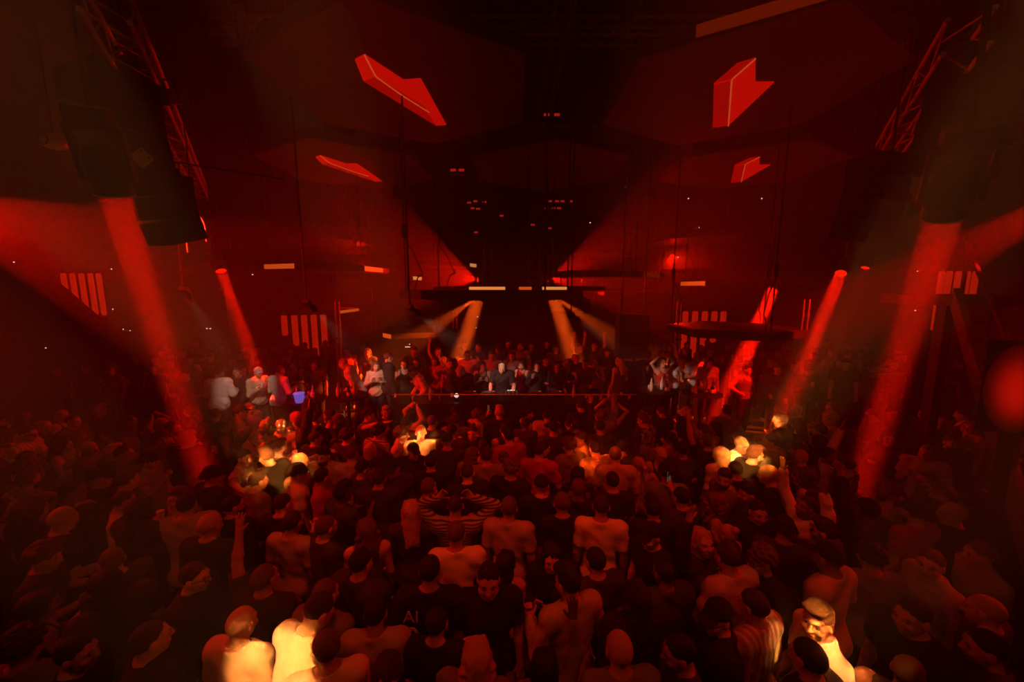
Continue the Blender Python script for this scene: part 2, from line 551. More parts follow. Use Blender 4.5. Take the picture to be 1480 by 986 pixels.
def hand(fd, k, s):
    e, w, h, g = k.arm[s]
    f = nrm(w - e)
    side = nrm(np.cross(h, [0, 1, 0]) if abs(h[1]) < .8 else np.cross(h, [0, 0, 1])) * 1.0   # across the knuckles
    nor = nrm(np.cross(side, h))
    if side[0] * s > 0:
        side = -side                      # thumb side points to the body middle
    c = w + h * .05
    fd.cone(w, w + h * .02, .027, .028, .02)
    for t in (-.024, -.008, .008, .024):
        fd.cone(w + h * .015 + side * t * .7, w + h * .085 + side * t, .016, .0125, .012)
    curl = {'relax': .45, 'open': .08, 'fist': 1.45, 'grip': 1.15, 'flat': .03}[g]
    sp = {'open': .22, 'relax': .06}.get(g, 0)
    ln = [.072, .082, .077, .06]
    if curl and nor @ np.array([0, 0, -1]) < 0 and g in ('relax',):
        nor = -nor
    for i, t in enumerate((.026, .0088, -.0088, -.026)):
        b = w + h * .088 + side * t
        d1 = nrm(h * math.cos(curl) + nor * math.sin(curl) + side * sp * t / .026)
        d2 = nrm(h * math.cos(curl * 2) + nor * math.sin(curl * 2) + side * sp * t / .026)
        m = b + d1 * ln[i] * .5
        fd.cone(b, m, .0105, .0098, .005)
        fd.cone(m, m + d2 * ln[i] * .5, .0098, .0085, .005)
    b = w + h * .03 + side * .03
    d1 = nrm(h * .75 + side * .75 + nor * curl * .3)
    m = b + d1 * .035
    fd.cone(w + h * .02 + side * .012, b, .016, .014, .01)
    fd.cone(b, m, .013, .0115, .006)
    fd.cone(m, m + nrm(d1 + h * .5) * .03, .0115, .0095, .005)


def torso(fd, k, infl=0.0, kk=.05):
    fem = k.fem
    R = k.R
    fd.ell(k.pel, (.168 if fem else .16, .115, .125), None, kk, infl=infl)
    for s in (1, -1):
        fd.ell(k.pel + np.array([s * .07, -.06, -.05]), (.085, .075, .09), None, kk, infl=infl)
    fd.ell(k.waist, (.122 if fem else .148, .098, .16), R, kk, infl=infl)
    fd.ell(k.chest, (.146 if fem else .172, .112, .185), R, kk, infl=infl)
    if fem:
        for s in (1, -1):
            fd.ell(k.chest + R @ np.array([s * .07, .085, .01]), (.058, .05, .055), R, .03, infl=infl)
    else:
        fd.ell(k.chest + R @ np.array([0, .06, .04]), (.13, .06, .09), R, .05, infl=infl)
    a = k.chest + R @ np.array([-k.sw * .72, -.02, .115]); b = k.chest + R @ np.array([k.sw * .72, -.02, .115])
    fd.cone(a, b, .07, .07, .05, infl=infl)
    for s in (1, -1):
        fd.cone(k.neckb + R @ np.array([s * .015, -.012, .03]), k.sh[s] + R @ np.array([-s * .02, 0, .012]), .042, .048, .04, infl=infl)


def legs(fd, k, infl=0.0, foot=True):
    for s in (1, -1):
        fd.cone(k.hip[s], k.knee[s], .088, .057, .03, infl=infl)
        fd.ell(k.knee[s] + np.array([0, -.03, -.14]), (.05, .055, .12), None, .04, infl=infl)
        fd.cone(k.knee[s], k.ank[s], .054, .037, .02, infl=infl * 1.4)
        if foot:
            fd.cone(k.ank[s] + np.array([0, -.03, -.045]), k.toe[s], .04, .03, .03)


def head_prims(fd, c, R):
    q = lambda *v: c + R @ np.array(v, float)
    fd.ell(q(0, -.012, .035), (.076, .096, .088), R, .03)
    fd.ell(q(0, .03, -.012), (.066, .066, .085), R, .03)
    fd.ell(q(0, .036, -.068), (.048, .05, .045), R, .03)
    fd.ell(q(0, .07, -.098), (.022, .018, .016), R, .02)
    fd.cone(q(-.04, .074, .026), q(.04, .074, .026), .014, .014, .02)
    for s in (1, -1):
        fd.ell(q(s * .033, .097, .004), (.019, .014, .013), R, .012, sub=True)
        fd.ell(q(s * .045, .07, -.03), (.022, .02, .018), R, .02)
        fd.ell(q(s * .08, -.005, -.005), (.01, .024, .034), R, .006)
    fd.cone(q(0, .093, .018), q(0, .112, -.026), .009, .014, .012)
    fd.ell(q(0, .1, -.03), (.02, .012, .009), R, .008)
    fd.ell(q(0, .089, -.062), (.027, .011, .006), R, .006)
    fd.ell(q(0, .087, -.073), (.024, .011, .007), R, .006)


def make_body(name, p, h=.0092):
    k = skeleton(p)
    pts = np.array([k.headc + [0, 0, .2]] + [k.arm[s][1] + k.arm[s][2] * .2 for s in (1, -1)] + [k.arm[s][0] for s in (1, -1)] + [[.24, .2, -.02], [-.24, -.16, 0]])
    lo = pts.min(0) - .08; hi = pts.max(0) + .08
    lo[2] = -.02
    k.lo, k.hi = lo, hi
    fd = Field(lo, hi, h)
    torso(fd, k); legs(fd, k)
    fd.cone(k.neckb, k.headc + k.HR @ np.array([0, -.022, -.04]), .056 if not k.fem else .048, .053 if not k.fem else .045, .03)
    for s in (1, -1):
        e, w, h, g = k.arm[s]
        t = .85 if k.fem else 1.0
        fd.ell(k.sh[s], (.062 * t, .062 * t, .062 * t), None, .04)
        fd.cone(k.sh[s], e, .053 * t, .041 * t, .02)
        m = e + (w - e) * .3
        fd.cone(e, m, .04 * t, .042 * t, .015)
        fd.cone(m, w, .042 * t, .026 * t, .015)
        hand(fd, k, s)
    head_prims(fd, k.headc, k.HR)
    me = fd.mesh('person_body')
    return me, k


def make_top(kind, k):
    """kind: tee, long, jacket, tank"""
    fd = Field(k.lo, k.hi, .0125)
    infl = {'tee': .013, 'long': .016, 'jacket': .03, 'tank': .008}[kind]
    torso(fd, k, infl, .05)
    hem = {'tee': .86, 'long': .86, 'jacket': .80, 'tank': .92}[kind]
    fd.ell(k.pel + np.array([0, 0, -.02]), (.17, .13, .14), None, .05, infl=infl)
    for s in (1, -1):
        e, w, h, g = k.arm[s]
        t = .85 if k.fem else 1.0
        if kind == 'tank':
            continue
        fd.ell(k.sh[s], (.064 * t,) * 3, None, .04, infl=infl)
        if kind == 'tee':
            fd.cone(k.sh[s], k.sh[s] + (e - k.sh[s]) * .62, .056 * t, .06 * t, .03, infl=infl)
        else:
            fd.cone(k.sh[s], e, .055 * t, .047 * t, .03, infl=infl)
            fd.cone(e, e + (w - e) * .93, .046 * t, .036 * t, .02, infl=infl)
    if kind == 'tee':                                            # flat sleeve ends
        for s in (1, -1):
            e = k.arm[s][0]; d = nrm(e - k.sh[s])
            c = k.sh[s] + (e - k.sh[s]) * .62
            fd.cone(c + d * .085, c + d * .22, .085, .085, .004, sub=True)
    nk = k.headc + k.HR @ np.array([0, -.02, -.05])
    if kind == 'tank':
        for s in (1, -1):
            fd.ell(k.sh[s] + k.R @ np.array([s * .015, 0, -.02]), (.085, .13, .11), k.R, .01, sub=True)
        fd.ell(k.neckb + k.R @ np.array([0, .07, .01]), (.09, .11, .12), k.R, .01, sub=True)
    else:
        fd.cone(k.neckb - k.R @ np.array([0, -.01, .02]), nk, .06, .075, .004, sub=True)
        fd.cone(nk, nk + k.R @ np.array([0, 0, .12]), .1, .12, .004, sub=True)
    if kind == 'jacket':
        for i in range(8):
            a0, a1 = 2 * PI * i / 8, 2 * PI * (i + 1) / 8
            cc = k.neckb + k.R @ np.array([0, .0, .035])
            fd.cone(cc + k.R @ np.array([.078 * math.sin(a0), .07 * math.cos(a0), .0]), cc + k.R @ np.array([.078 * math.sin(a1), .07 * math.cos(a1), .0]), .016, .016, .01)
    fd.cut((0, 0, -1), -hem)
    return fd.mesh(kind, .006 if kind != 'tank' else .002)


def make_trousers(k):
    fd = Field((-.26, -.2, .04), (.26, .22, 1.06), .014)
    fd.ell(k.pel, (.17, .12, .13), None, .05, infl=.012)
    for s in (1, -1):
        fd.ell(k.pel + np.array([s * .07, -.06, -.05]), (.085, .075, .09), None, .05, infl=.012)
    legs(fd, k, .018, False)
    fd.cut((0, 0, 1), 1.02)
    fd.cut((0, 0, -1), -.07)
    return fd.mesh('trousers', .004)


# ---- things worn on the head, in the head's own frame
def head_field(h=.0075, lo=(-.19, -.22, -.42), hi=(.19, .24, .22)):
    return Field(lo, hi, h)


I3 = np.eye(3)


def hair_mesh(style):
    fd = head_field()
    if style == 'crop':
        fd.ell((0, -.016, .036), (.081, .1, .094), I3, .01)
        fd.cut((0, .80, -.60), .045)
        fd.cut((0, 0, -1), .062)
    elif style == 'buzz':
        fd.ell((0, -.014, .036), (.0785, .0975, .0905), I3, .01)
        fd.cut((0, .80, -.60), .042)
        fd.cut((0, 0, -1), .055)
    elif style == 'quiff':
        fd.ell((0, -.016, .036), (.082, .1, .094), I3, .01)
        fd.cut((0, .80, -.60), .045)
        fd.cut((0, 0, -1), .06)
        fd.ell((0, .02, .115), (.066, .085, .034), I3, .03)
        fd.ell((.02, .07, .108), (.05, .034, .03), I3, .02)
        fd.ell((-.03, .06, .112), (.035, .03, .026), I3, .015)
    elif style == 'curly':
        fd.ell((0, -.02, .045), (.088, .102, .098), I3, .01)
        fd.cut((0, .80, -.60), .05)
        fd.cut((0, 0, -1), .06)
        rr = random.Random(3)
        for i in range(90):
            th = rr.uniform(0, 2 * PI); ph = rr.uniform(-.35, 1)
            r = math.sqrt(max(0, 1 - ph * ph))
            q = (.092 * r * math.cos(th), -.02 + .106 * r * math.sin(th), .045 + .102 * ph)
            if .80 * q[1] - .60 * q[2] < .03:
                fd.ell(q, (.02, .02, .02), I3, .008)
    elif style in ('long', 'wavy'):
        fd.ell((0, -.02, .038), (.086, .104, .096), I3, .01)
        fd.cut((0, .86, -.5), .052)
        fd.cone((0, -.075, .03), (0, -.115, -.27 if style == 'long' else -.2), .075, .06, .05)
        for s in (1, -1):
            fd.cone((s * .066, -.03, .02), (s * .085, -.05, -.2), .032, .03, .03)
            fd.cone((s * .04, -.09, -.1), (s * .05, -.12, -.32 if style == 'long' else -.22), .045, .022, .03)
            fd.cone((s * .05, .03, .095), (s * .084, .015, -.02), .022, .018, .02)
        if style == 'wavy':
            for i in range(14):
                z = -.02 - .016 * i
                for s in (1, -1):
                    fd.ell((s * (.085 + .012 * math.sin(i * 1.9)), -.05 - .02 * math.cos(i * 1.3), z), (.03, .035, .018), I3, .015)
    elif style == 'bun':
        fd.ell((0, -.016, .036), (.081, .1, .093), I3, .01)
        fd.cut((0, .80, -.60), .045)
        fd.cut((0, 0, -1), .05)
        fd.ell((0, -.1, .105), (.045, .042, .04), I3, .015)
    elif style == 'ponytail':
        fd.ell((0, -.016, .036), (.081, .1, .093), I3, .01)
        fd.cut((0, .80, -.60), .045)
        fd.cut((0, 0, -1), .05)
        fd.cone((0, -.11, .06), (0, -.16, .0), .022, .032, .015)
        fd.cone((0, -.16, .0), (0, -.15, -.2), .032, .012, .015)
    elif style == 'bob':
        fd.ell((0, -.02, .036), (.088, .105, .097), I3, .01)
        fd.cut((0, .86, -.5), .052)
        fd.cone((0, -.07, .02), (0, -.085, -.1), .08, .07, .03)
        for s in (1, -1):
            fd.cone((s * .07, -.03, .03), (s * .082, -.01, -.1), .034, .032, .03)
    elif style == 'beard':
        fd.ell((0, .034, -.058), (.066, .068, .062), I3, .01)
        fd.ell((0, .068, -.1), (.03, .026, .022), I3, .02)
        fd.ell((0, .1, -.052), (.03, .03, .006), I3, .006)
        fd.cut((0, -.35, 1), -.055)
        fd.ell((0, .108, -.067), (.024, .02, .009), I3, .004, sub=True)
        fd.cut((0, -1, 0), .0)
    me = fd.mesh('hair_' + style, .0028 if style in ('quiff', 'long', 'wavy', 'bob', 'ponytail') else .001, (40, 40, 25))
    return me


def cap_mesh():
    fd = head_field()
    fd.ell((0, -.012, .045), (.088, .106, .096), I3, .01)
    fd.cut((0, .16, -1), -.035)
    for i in range(-4, 5):
        t = i / 4
        fd.cone((t * .062, .07, .043 - .008 * t * t), (t * .05, .165 - .03 * t * t, .03 - .012 * t * t), .0065, .0065, .012)
    fd.ell((0, -.012, .142), (.01, .01, .006), I3, .006)
    return fd.mesh('cap')


def hat_mesh():
    fd = head_field(lo=(-.22, -.24, -.1), hi=(.22, .24, .22))
    fd.ell((0, -.012, .06), (.088, .104, .1), I3, .01)
    fd.cut((0, 0, 1), .145)
    fd.cut((0, .1, -1), -.05)
    fd.ell((0, -.01, .056), (.17, .19, .0085), I3, .012)
    return fd.mesh('brimmed_hat')


def bucket_mesh():
    fd = head_field(lo=(-.22, -.24, -.1), hi=(.22, .24, .22))
    fd.ell((0, -.012, .05), (.09, .107, .1), I3, .01)
    fd.cut((0, 0, 1), .135)
    for i in range(20):
        a = 2 * PI * i / 20
        fd.cone((.088 * math.cos(a), -.012 + .104 * math.sin(a), .05), (.122 * math.cos(a), -.012 + .14 * math.sin(a), .008), .008, .007, .03)
    fd.cut((0, 0, -1), -.004)
    return fd.mesh('bucket_hat')


def sph(n, rx, ry, rz, c=(0, 0, 0), nu=10, nv=7):
    mb = MB()
    pr = []
    for i in range(nv + 1):
        a = PI * i / nv
        pr.append((max(1e-4, math.sin(a)), -math.cos(a)))
    mb.lathe(pr, nu)
    mb.v = [(c[0] + x * rx, c[1] + y * ry, c[2] + z * rz) for x, y, z in mb.v]
    return mb.mesh(n, None, True)


def eye_material():
    m = mat('eye', (.5, .5, .48), .15)
    nt = m.node_tree; b = nt.nodes['Principled BSDF']
    tc = nt.nodes.new('ShaderNodeTexCoord'); ln = nt.nodes.new('ShaderNodeVectorMath'); ln.operation = 'DISTANCE'
    ln.inputs[1].default_value = (0, .0115, 0)
    lt = nt.nodes.new('ShaderNodeMath'); lt.operation = 'LESS_THAN'; lt.inputs[1].default_value = .0078
    mx = nt.nodes.new('ShaderNodeMix'); mx.data_type = 'RGBA'
    mx.inputs[6].default_value = (.3, .29, .28, 1); mx.inputs[7].default_value = (.02, .012, .008, 1)
    nt.links.new(tc.outputs['Object'], ln.inputs[0]); nt.links.new(ln.outputs['Value'], lt.inputs[0])
    nt.links.new(lt.outputs[0], mx.inputs[0]); nt.links.new(mx.outputs[2], b.inputs['Base Color'])
    return m


SKIN = {'pale': mat('skin_pale', (.62, .40, .30), .62, noise=(25, .08), spec=.2), 'tan': mat('skin_tan', (.48, .28, .19), .62, noise=(25, .08), spec=.2),
        'brown': mat('skin_brown', (.26, .14, .09), .62, noise=(25, .08), spec=.2), 'deep': mat('skin_deep', (.12, .065, .045), .62, noise=(25, .08), spec=.2)}
HAIRM = {'black': mat('hair_black', (.012, .01, .009), .7, noise=(60, .5)), 'dark brown': mat('hair_dark_brown', (.04, .024, .015), .7, noise=(60, .5)),
         'brown': mat('hair_brown', (.11, .06, .035), .7, noise=(60, .4)), 'blond': mat('hair_blond', (.45, .30, .15), .7, noise=(60, .3)),
         'grey': mat('hair_grey', (.28, .27, .26), .6, noise=(60, .3))}
CLOTH = {'black': mat('cloth_black', (.014, .014, .015), .85, noise=(30, .3)), 'charcoal': mat('cloth_charcoal', (.045, .045, .048), .85, noise=(30, .3)),
         'grey': mat('cloth_grey', (.2, .2, .2), .85, noise=(30, .2)), 'pale grey': mat('cloth_pale_grey', (.42, .41, .4), .85, noise=(30, .12)),
         'white': mat('cloth_white', (.78, .77, .74), .8, noise=(30, .06)), 'beige': mat('cloth_beige', (.5, .42, .32), .85, noise=(30, .12)),
         'red': mat('cloth_red', (.4, .03, .03), .8, noise=(30, .2)), 'navy': mat('cloth_navy', (.02, .025, .06), .85, noise=(30, .2)),
         'striped': stripe_mat('cloth_striped', (.38, .36, .34), (.04, .04, .04), 210), 'patterned': blotch_mat('cloth_patterned', (.04, .04, .04), (.5, .48, .45), 16),
         'plaid': stripe_mat('cloth_plaid', (.35, .2, .18), (.6, .55, .5), 110, 0)}
DENIM = mat('denim', (.03, .035, .05), .85, noise=(40, .3))
BLACKT = CLOTH['black']
M_EYE = eye_material()
M_LIP = mat('lips', (.38, .14, .12), .45)
M_LENS = mat('dark_lens', (.01, .01, .01), .08)
M_CUP = mat('clear_cup', (.6, .6, .58), .25)
M_PHONE = mat('phone_body', (.02, .02, .02), .2)

BODY, TOPS, TROUS, HEADW = {}, {}, {}, {}


def body(pose):
    if pose not in BODY:
        me, k = make_body(pose, POSES[pose])
        me.materials.append(SKIN['tan'])
        BODY[pose] = (me, k)
    return BODY[pose]


def top(kind, pose):
    if (kind, pose) not in TOPS:
        me = make_top(kind, body(pose)[1])
        me.materials.append(CLOTH['black'])
        TOPS[kind, pose] = me
    return TOPS[kind, pose]


def trousers(pose):
    key = POSES[pose].get('fem', 0)
    if key not in TROUS:
        me = make_trousers(body(pose)[1])
        me.materials.append(DENIM)
        TROUS[key] = me
    return TROUS[key]


def headwear(kind):
    if kind not in HEADW:
        if kind == 'cap': me = cap_mesh()
        elif kind == 'hat': me = hat_mesh()
        elif kind == 'bucket': me = bucket_mesh()
        elif kind == 'eye': me = sph('eye', .0118, .0115, .0112)
        elif kind == 'lips': me = sph('lips', .024, .008, .0095, (0, .092, -.067))
        elif kind == 'eyebrow': me = sph('eyebrow', .02, .005, .0045, (0, 0, 0), 8, 5)
        elif kind == 'glasses':
            mb = MB()
            for s in (1, -1):
                c = (s * .034, .106, .004)
                n = 12
                ring = [(c[0] + .024 * math.cos(2 * PI * i / n), c[1], c[2] + .019 * math.sin(2 * PI * i / n)) for i in range(n + 1)]
                mb.path(ring, .0032, 5)
                mb.prism([(c[0] + .023 * math.cos(2 * PI * i / n), c[2] + .018 * math.sin(2 * PI * i / n)) for i in range(n)], c[1] - .001, c[1] + .001) if False else None
                mb.tube((s * .058, .104, .008), (s * .084, -.01, .01), .003, .003, 5)
            mb.tube((-.01, .108, .006), (.01, .108, .006), .003, .003, 5)
            me = mb.mesh('glasses', None)
        elif kind == 'headphones':
            mb = MB()
            pts = [(.098 * math.sin(t), -.01, .03 + .105 * math.cos(t)) for t in np.linspace(-1.65, 1.65, 14)]
            mb.path(pts, .011, 6)
            for s in (1, -1):
                mb.tube((s * .078, -.005, .0), (s * .112, -.005, .0), .043, .038, 14)
            me = mb.mesh('headphones', None)
        else:
            me = hair_mesh(kind)
        me.materials.append(M_BLACK)
        HEADW[kind] = me
    return HEADW[kind]


def setmat(o, m):
    o.material_slots[0].link = 'OBJECT'
    o.material_slots[0].material = m


TOPNAME = {'tee': 't_shirt', 'long': 'long_sleeve_shirt', 'jacket': 'jacket', 'tank': 'sleeveless_top'}
TOPSAY = {'tee': 't-shirt', 'long': 'long-sleeved shirt', 'jacket': 'jacket', 'tank': 'sleeveless top'}
PEOPLE = []
USED = set()


def person(x, y, z, face, pose, topk, topc, hair, hairc, skin='tan', scale=1.0, extra=(), where='', group='dancers on the dance floor', mirror=False, label=None, pants=None, say=None):
    """face in degrees: 0 looks towards the booth (+Y), 180 looks back to the balcony"""
    me, k = body(pose)
    o = link('person', me, None, (x, y, z), (0, 0, math.radians(face)))
    o.scale = (-scale if mirror else scale, scale, scale)
    setmat(o, SKIN[skin])
    t = link(TOPNAME[topk], top(topk, pose), o); setmat(t, CLOTH[topc])
    tr = link('trousers', trousers(pose), o); setmat(tr, pants or (DENIM if (int(x * 37) % 3) else BLACKT))
    HM = Matrix(k.HR.tolist()).to_4x4()
    HM.translation = Vector(k.headc.tolist())

    def onhead(kind, m, off=None, name=None):
        c = link(name or kind, headwear(kind), o)
        c.matrix_local = HM @ Matrix.Translation(off) if off else HM
        setmat(c, m)
        return c
    words = []
    capw = [e for e in extra if e in ('cap', 'hat', 'bucket')]
    if capw:
        onhead(capw[0], CLOTH['black' if 'pale_cap' not in extra else 'pale grey'], name={'cap': 'baseball_cap', 'hat': 'brimmed_hat', 'bucket': 'bucket_hat'}[capw[0]])
        words.append({'cap': 'a cap', 'hat': 'a brimmed hat', 'bucket': 'a bucket hat'}[capw[0]])
        if hair in ('long', 'wavy', 'ponytail'):
            hh = 'ponytail' if hair == 'ponytail' else None
        else:
            hh = 'buzz'
        if hh:
            onhead(hh, HAIRM[hairc], name='hair')
    elif hair != 'bald':
        onhead(hair, HAIRM[hairc], name='hair')
        pass
    for s in (1, -1):
        onhead('eye', M_EYE, (s * .033, .0792, .003), 'eye')
        onhead('eyebrow', HAIRM[hairc], (s * .034, .0885, .03), 'eyebrow')
    onhead('lips', M_LIP)
    if 'glasses' in extra:
        onhead('glasses', M_PHONE)
        words.append('glasses')
    if 'headphones' in extra:
        onhead('headphones', M_PHONE)
    if 'beard' in extra:
        onhead('beard', HAIRM[hairc])
    e, w, h, g = k.arm[1]
    lookdir = face % 360
    if label is None:
        s_pose = say or POSES[pose]['say']
        turn = 'sideways' if (60 <= lookdir <= 120 or 240 <= lookdir <= 300) else ('facing the balcony' if 120 < lookdir < 240 else '')
        head = 'person in %s %s' % (topc, TOPSAY[topk])
        for nw, tn, ps in ((2, 1, 1), (2, 0, 1), (1, 1, 1), (1, 0, 1), (1, 0, 0)):
            bits = [head + (' and ' + ' and '.join(words[:nw]) if words else '')]
            if ps and s_pose:
                bits.append(s_pose)
            if tn and turn:
                bits.append(turn)
            bits.append(where)
            label = ', '.join(bits)
            if len(label.split()) <= 16:
                break
    if label in USED:                       # a second one of the same look gets another shirt
        for c2 in ('charcoal', 'grey', 'navy', 'red', 'patterned', 'pale grey', 'plaid', 'beige', 'black'):
            l2 = label.replace(' ' + topc + ' ', ' ' + c2 + ' ', 1)
            if l2 not in USED and len(l2.split()) <= 16:
                setmat(t, CLOTH[c2])
                label = l2
                break
    USED.add(label)
    tag(o, label, 'person', group)
    # what the right hand holds is a thing of its own
    if pose in ('phone', 'drink'):
        cw = w + h * .1
        cw = Vector((cw[0] * (-1 if mirror else 1), cw[1], cw[2])) * scale
        pos = Vector((x, y, z)) + Matrix.Rotation(math.radians(face), 3, 'Z') @ cw
        PEOPLE.append((pose, pos, face, label))
    return o

# ------------------------------------------------------------------ the room
WX, WY0, WY1, WZ = 12.5, -3.0, 17.0, 9.4
struct(Box((-WX, WY0, -.2), (WX, WY1, 0)).build('floor', M_FLOOR))
struct(Box((-WX, WY0, WZ), (WX, WY1, WZ + .2)).build('ceiling', M_CEIL))
struct(Box((-WX, WY1, 0), (WX, WY1 + .2, WZ)).build('wall_back', M_WALL))
struct(Box((-WX - .2, WY0, 0), (-WX, WY1, WZ)).build('wall_left', M_WALL))
struct(Box((WX, WY0, 0), (WX + .2, WY1, WZ)).build('wall_right', M_WALL))
struct(Box((-WX, WY0 - .2, 0), (WX, WY0, WZ)).build('wall_front', M_WALL))
DECK = .62
SIDE = .42
struct(Box((-4.7, 7.75, 0), (4.9, WY1 - .01, DECK)).build('trim_1', M_DECK))['label'] = 'raised deck behind the booth'
struct(Box((-WX + .01, 7.75, 0), (-4.71, WY1 - .01, SIDE)).build('trim_2', M_DECK))['label'] = 'raised side deck'
struct(Box((4.91, 7.75, 0), (WX - .01, WY1 - .01, SIDE)).build('trim_3', M_DECK))['label'] = 'raised side deck'

# haze hanging in the room
hm = bpy.data.materials.new('club_haze')
hm.use_nodes = True
nt = hm.node_tree
nt.nodes.clear()
no = nt.nodes.new('ShaderNodeOutputMaterial')
nv = nt.nodes.new('ShaderNodeVolumeScatter')
nv.inputs['Density'].default_value = HAZE_DENSITY
nv.inputs['Anisotropy'].default_value = .5
nt.links.new(nv.outputs[0], no.inputs['Volume'])
hz = Box((-WX + .02, WY0 + .02, .005), (WX - .02, WY1 - .02, WZ - .02)).build('haze', hm)
hz['kind'] = 'stuff'
tag(hz, 'thin smoke haze filling the whole club', 'haze')

# ------------------------------------------------------------------ lanterns
lens_mats = {}


def lantern(kind, a, b, w, power, color, label, spread, blend, sc):
    d = (b - a).normalized()
    t = thing('moving_head_light', label, 'stage light', a, (b - a).to_track_quat('-Z', 'Y').to_euler(), 'lanterns of the lighting rig')
    r = (.145 if kind == 'beam' else .105) * sc
    L = .42 * sc
    # the head: hollow barrel in front, closed rear housing
    mb = MB()
    n = 20
    prof = [(r, .0), (r, .10 * sc), (r * 1.08, .12 * sc), (r * 1.08, .26 * sc), (r * .8, L), (r * .3, L + .03 * sc)]
    vs, fs = [], []
    for pr, pz in prof:
        for i in range(n):
            q = 2 * PI * i / n
            vs.append((pr * math.cos(q), pr * math.sin(q), pz))
    for kk in range(len(prof) - 1):
        for i in range(n):
            j = (i + 1) % n
            fs.append((kk * n + i, kk * n + j, (kk + 1) * n + j, (kk + 1) * n + i))
    fs.append(tuple(range((len(prof) - 1) * n, len(prof) * n)))
    mb.add(vs, fs)
    mb.build('head', M_BLACK, t)
    key = tuple(color)
    if key not in lens_mats:
        lens_mats[key] = mat('lens_%d' % len(lens_mats), (.02, .02, .02), .2, emit=color, estr=2.0)
    MB().tube((0, 0, .055 * sc), (0, 0, .06 * sc), r * .93, r * .93, 18).build('lens', lens_mats[key], t)
    ring = MB()
    ring.path([(r * 1.0 * math.cos(2 * PI * i / 20), r * math.sin(2 * PI * i / 20), 0) for i in range(21)], .008 * sc, 5)
    ring.build('bezel', M_STEEL, t)
    for i in range(5):
        MB().box((-r * 1.1, r * .2, (.14 + .024 * i) * sc), (r * 1.1, r * 1.1, (.152 + .024 * i) * sc)).build('cooling_fin', M_DARK, t)
    yk = MB()
    for s in (1, -1):
        yk.box((s * r * 1.12, -.04 * sc, .12 * sc), (s * (r * 1.12 + .03 * sc), .04 * sc, .56 * sc))
    yk.box((-r * 1.3, -.05 * sc, .54 * sc), (r * 1.3, .05 * sc, .58 * sc))
    yk.build('yoke', M_BLACK, t)
    MB().box((-.14 * sc, -.11 * sc, .58 * sc), (.14 * sc, .11 * sc, .72 * sc)).build('base', M_BLACK, t)
    q = (b - a).to_track_quat('-Z', 'Y').to_matrix()
    up = q.inverted() @ Vector((0, 0, 1))
    hp = Vector((0, 0, .65 * sc))
    dz = WZ - .03 - (a + q @ hp).z
    MB().tube(hp, hp + up * dz, .012 + .008 * sc, .012 + .008 * sc, 6).build('drop_pole', M_BLACK, t)
    if kind == 'beam':
        lo = beam_light(a + d * .012, b, w, spread, power, color)
    else:
        lo = spot_light(a + d * .03, b, w, power, color, blend, .03)
    return t


for args in LANTERNS:
    lantern(*args)


# ------------------------------------------------------------------ hexagon screens under the ceiling
def hexpts(c, r, rot=0.0):
    return [(c[0] + r * math.sin(rot + PI / 3 * i), c[1] + r * math.cos(rot + PI / 3 * i)) for i in range(6)]


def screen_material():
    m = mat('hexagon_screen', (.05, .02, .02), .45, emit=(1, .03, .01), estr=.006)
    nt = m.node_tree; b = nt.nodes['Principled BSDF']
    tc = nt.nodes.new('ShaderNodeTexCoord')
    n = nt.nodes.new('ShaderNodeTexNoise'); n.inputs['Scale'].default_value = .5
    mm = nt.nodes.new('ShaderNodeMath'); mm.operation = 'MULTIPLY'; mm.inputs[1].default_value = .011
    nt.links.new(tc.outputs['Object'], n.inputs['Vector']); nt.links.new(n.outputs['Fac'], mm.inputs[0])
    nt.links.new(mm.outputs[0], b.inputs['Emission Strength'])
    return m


M_SCR = screen_material()
M_A1 = mat('screen_red_bright', (.1, .01, .01), .5, emit=(1, .006, .002), estr=.5)
M_A2 = mat('screen_red_mid', (.1, .01, .01), .5, emit=(1, .004, .001), estr=.32)
M_A3 = mat('screen_red_dark', (.1, .01, .01), .5, emit=(1, .010, .004), estr=.22)
M_AL = mat('screen_orange_line', (.1, .03, .01), .5, emit=(1, .12, .03), estr=.5)
M_AMB = mat('edge_amber', (.2, .08, .02), .5, emit=(1, .13, .012), estr=.6, noise=None)
M_AMBD = mat('edge_amber_dim', (.2, .08, .02), .5, emit=(1, .06, .006), estr=.09)
M_HOT = mat('edge_hot', (.3, .2, .1), .5, emit=(1, .36, .08), estr=.8)
M_RIM = mat('panel_rim', (.02, .018, .018), .5)
HZ = 6.8


def cables(t, pts, z0, r=.012):
    for (x, y) in pts:
        MB().tube((x, y, z0), (x, y, WZ - t.location.z - .03), r, r, 6).build('cable', M_RUB, t)
        MB().tube((x, y, z0 + .35), (x, y, z0 + .55), r * 3.2, r * 3.2, 8).build('winch_block', M_BLACK, t)


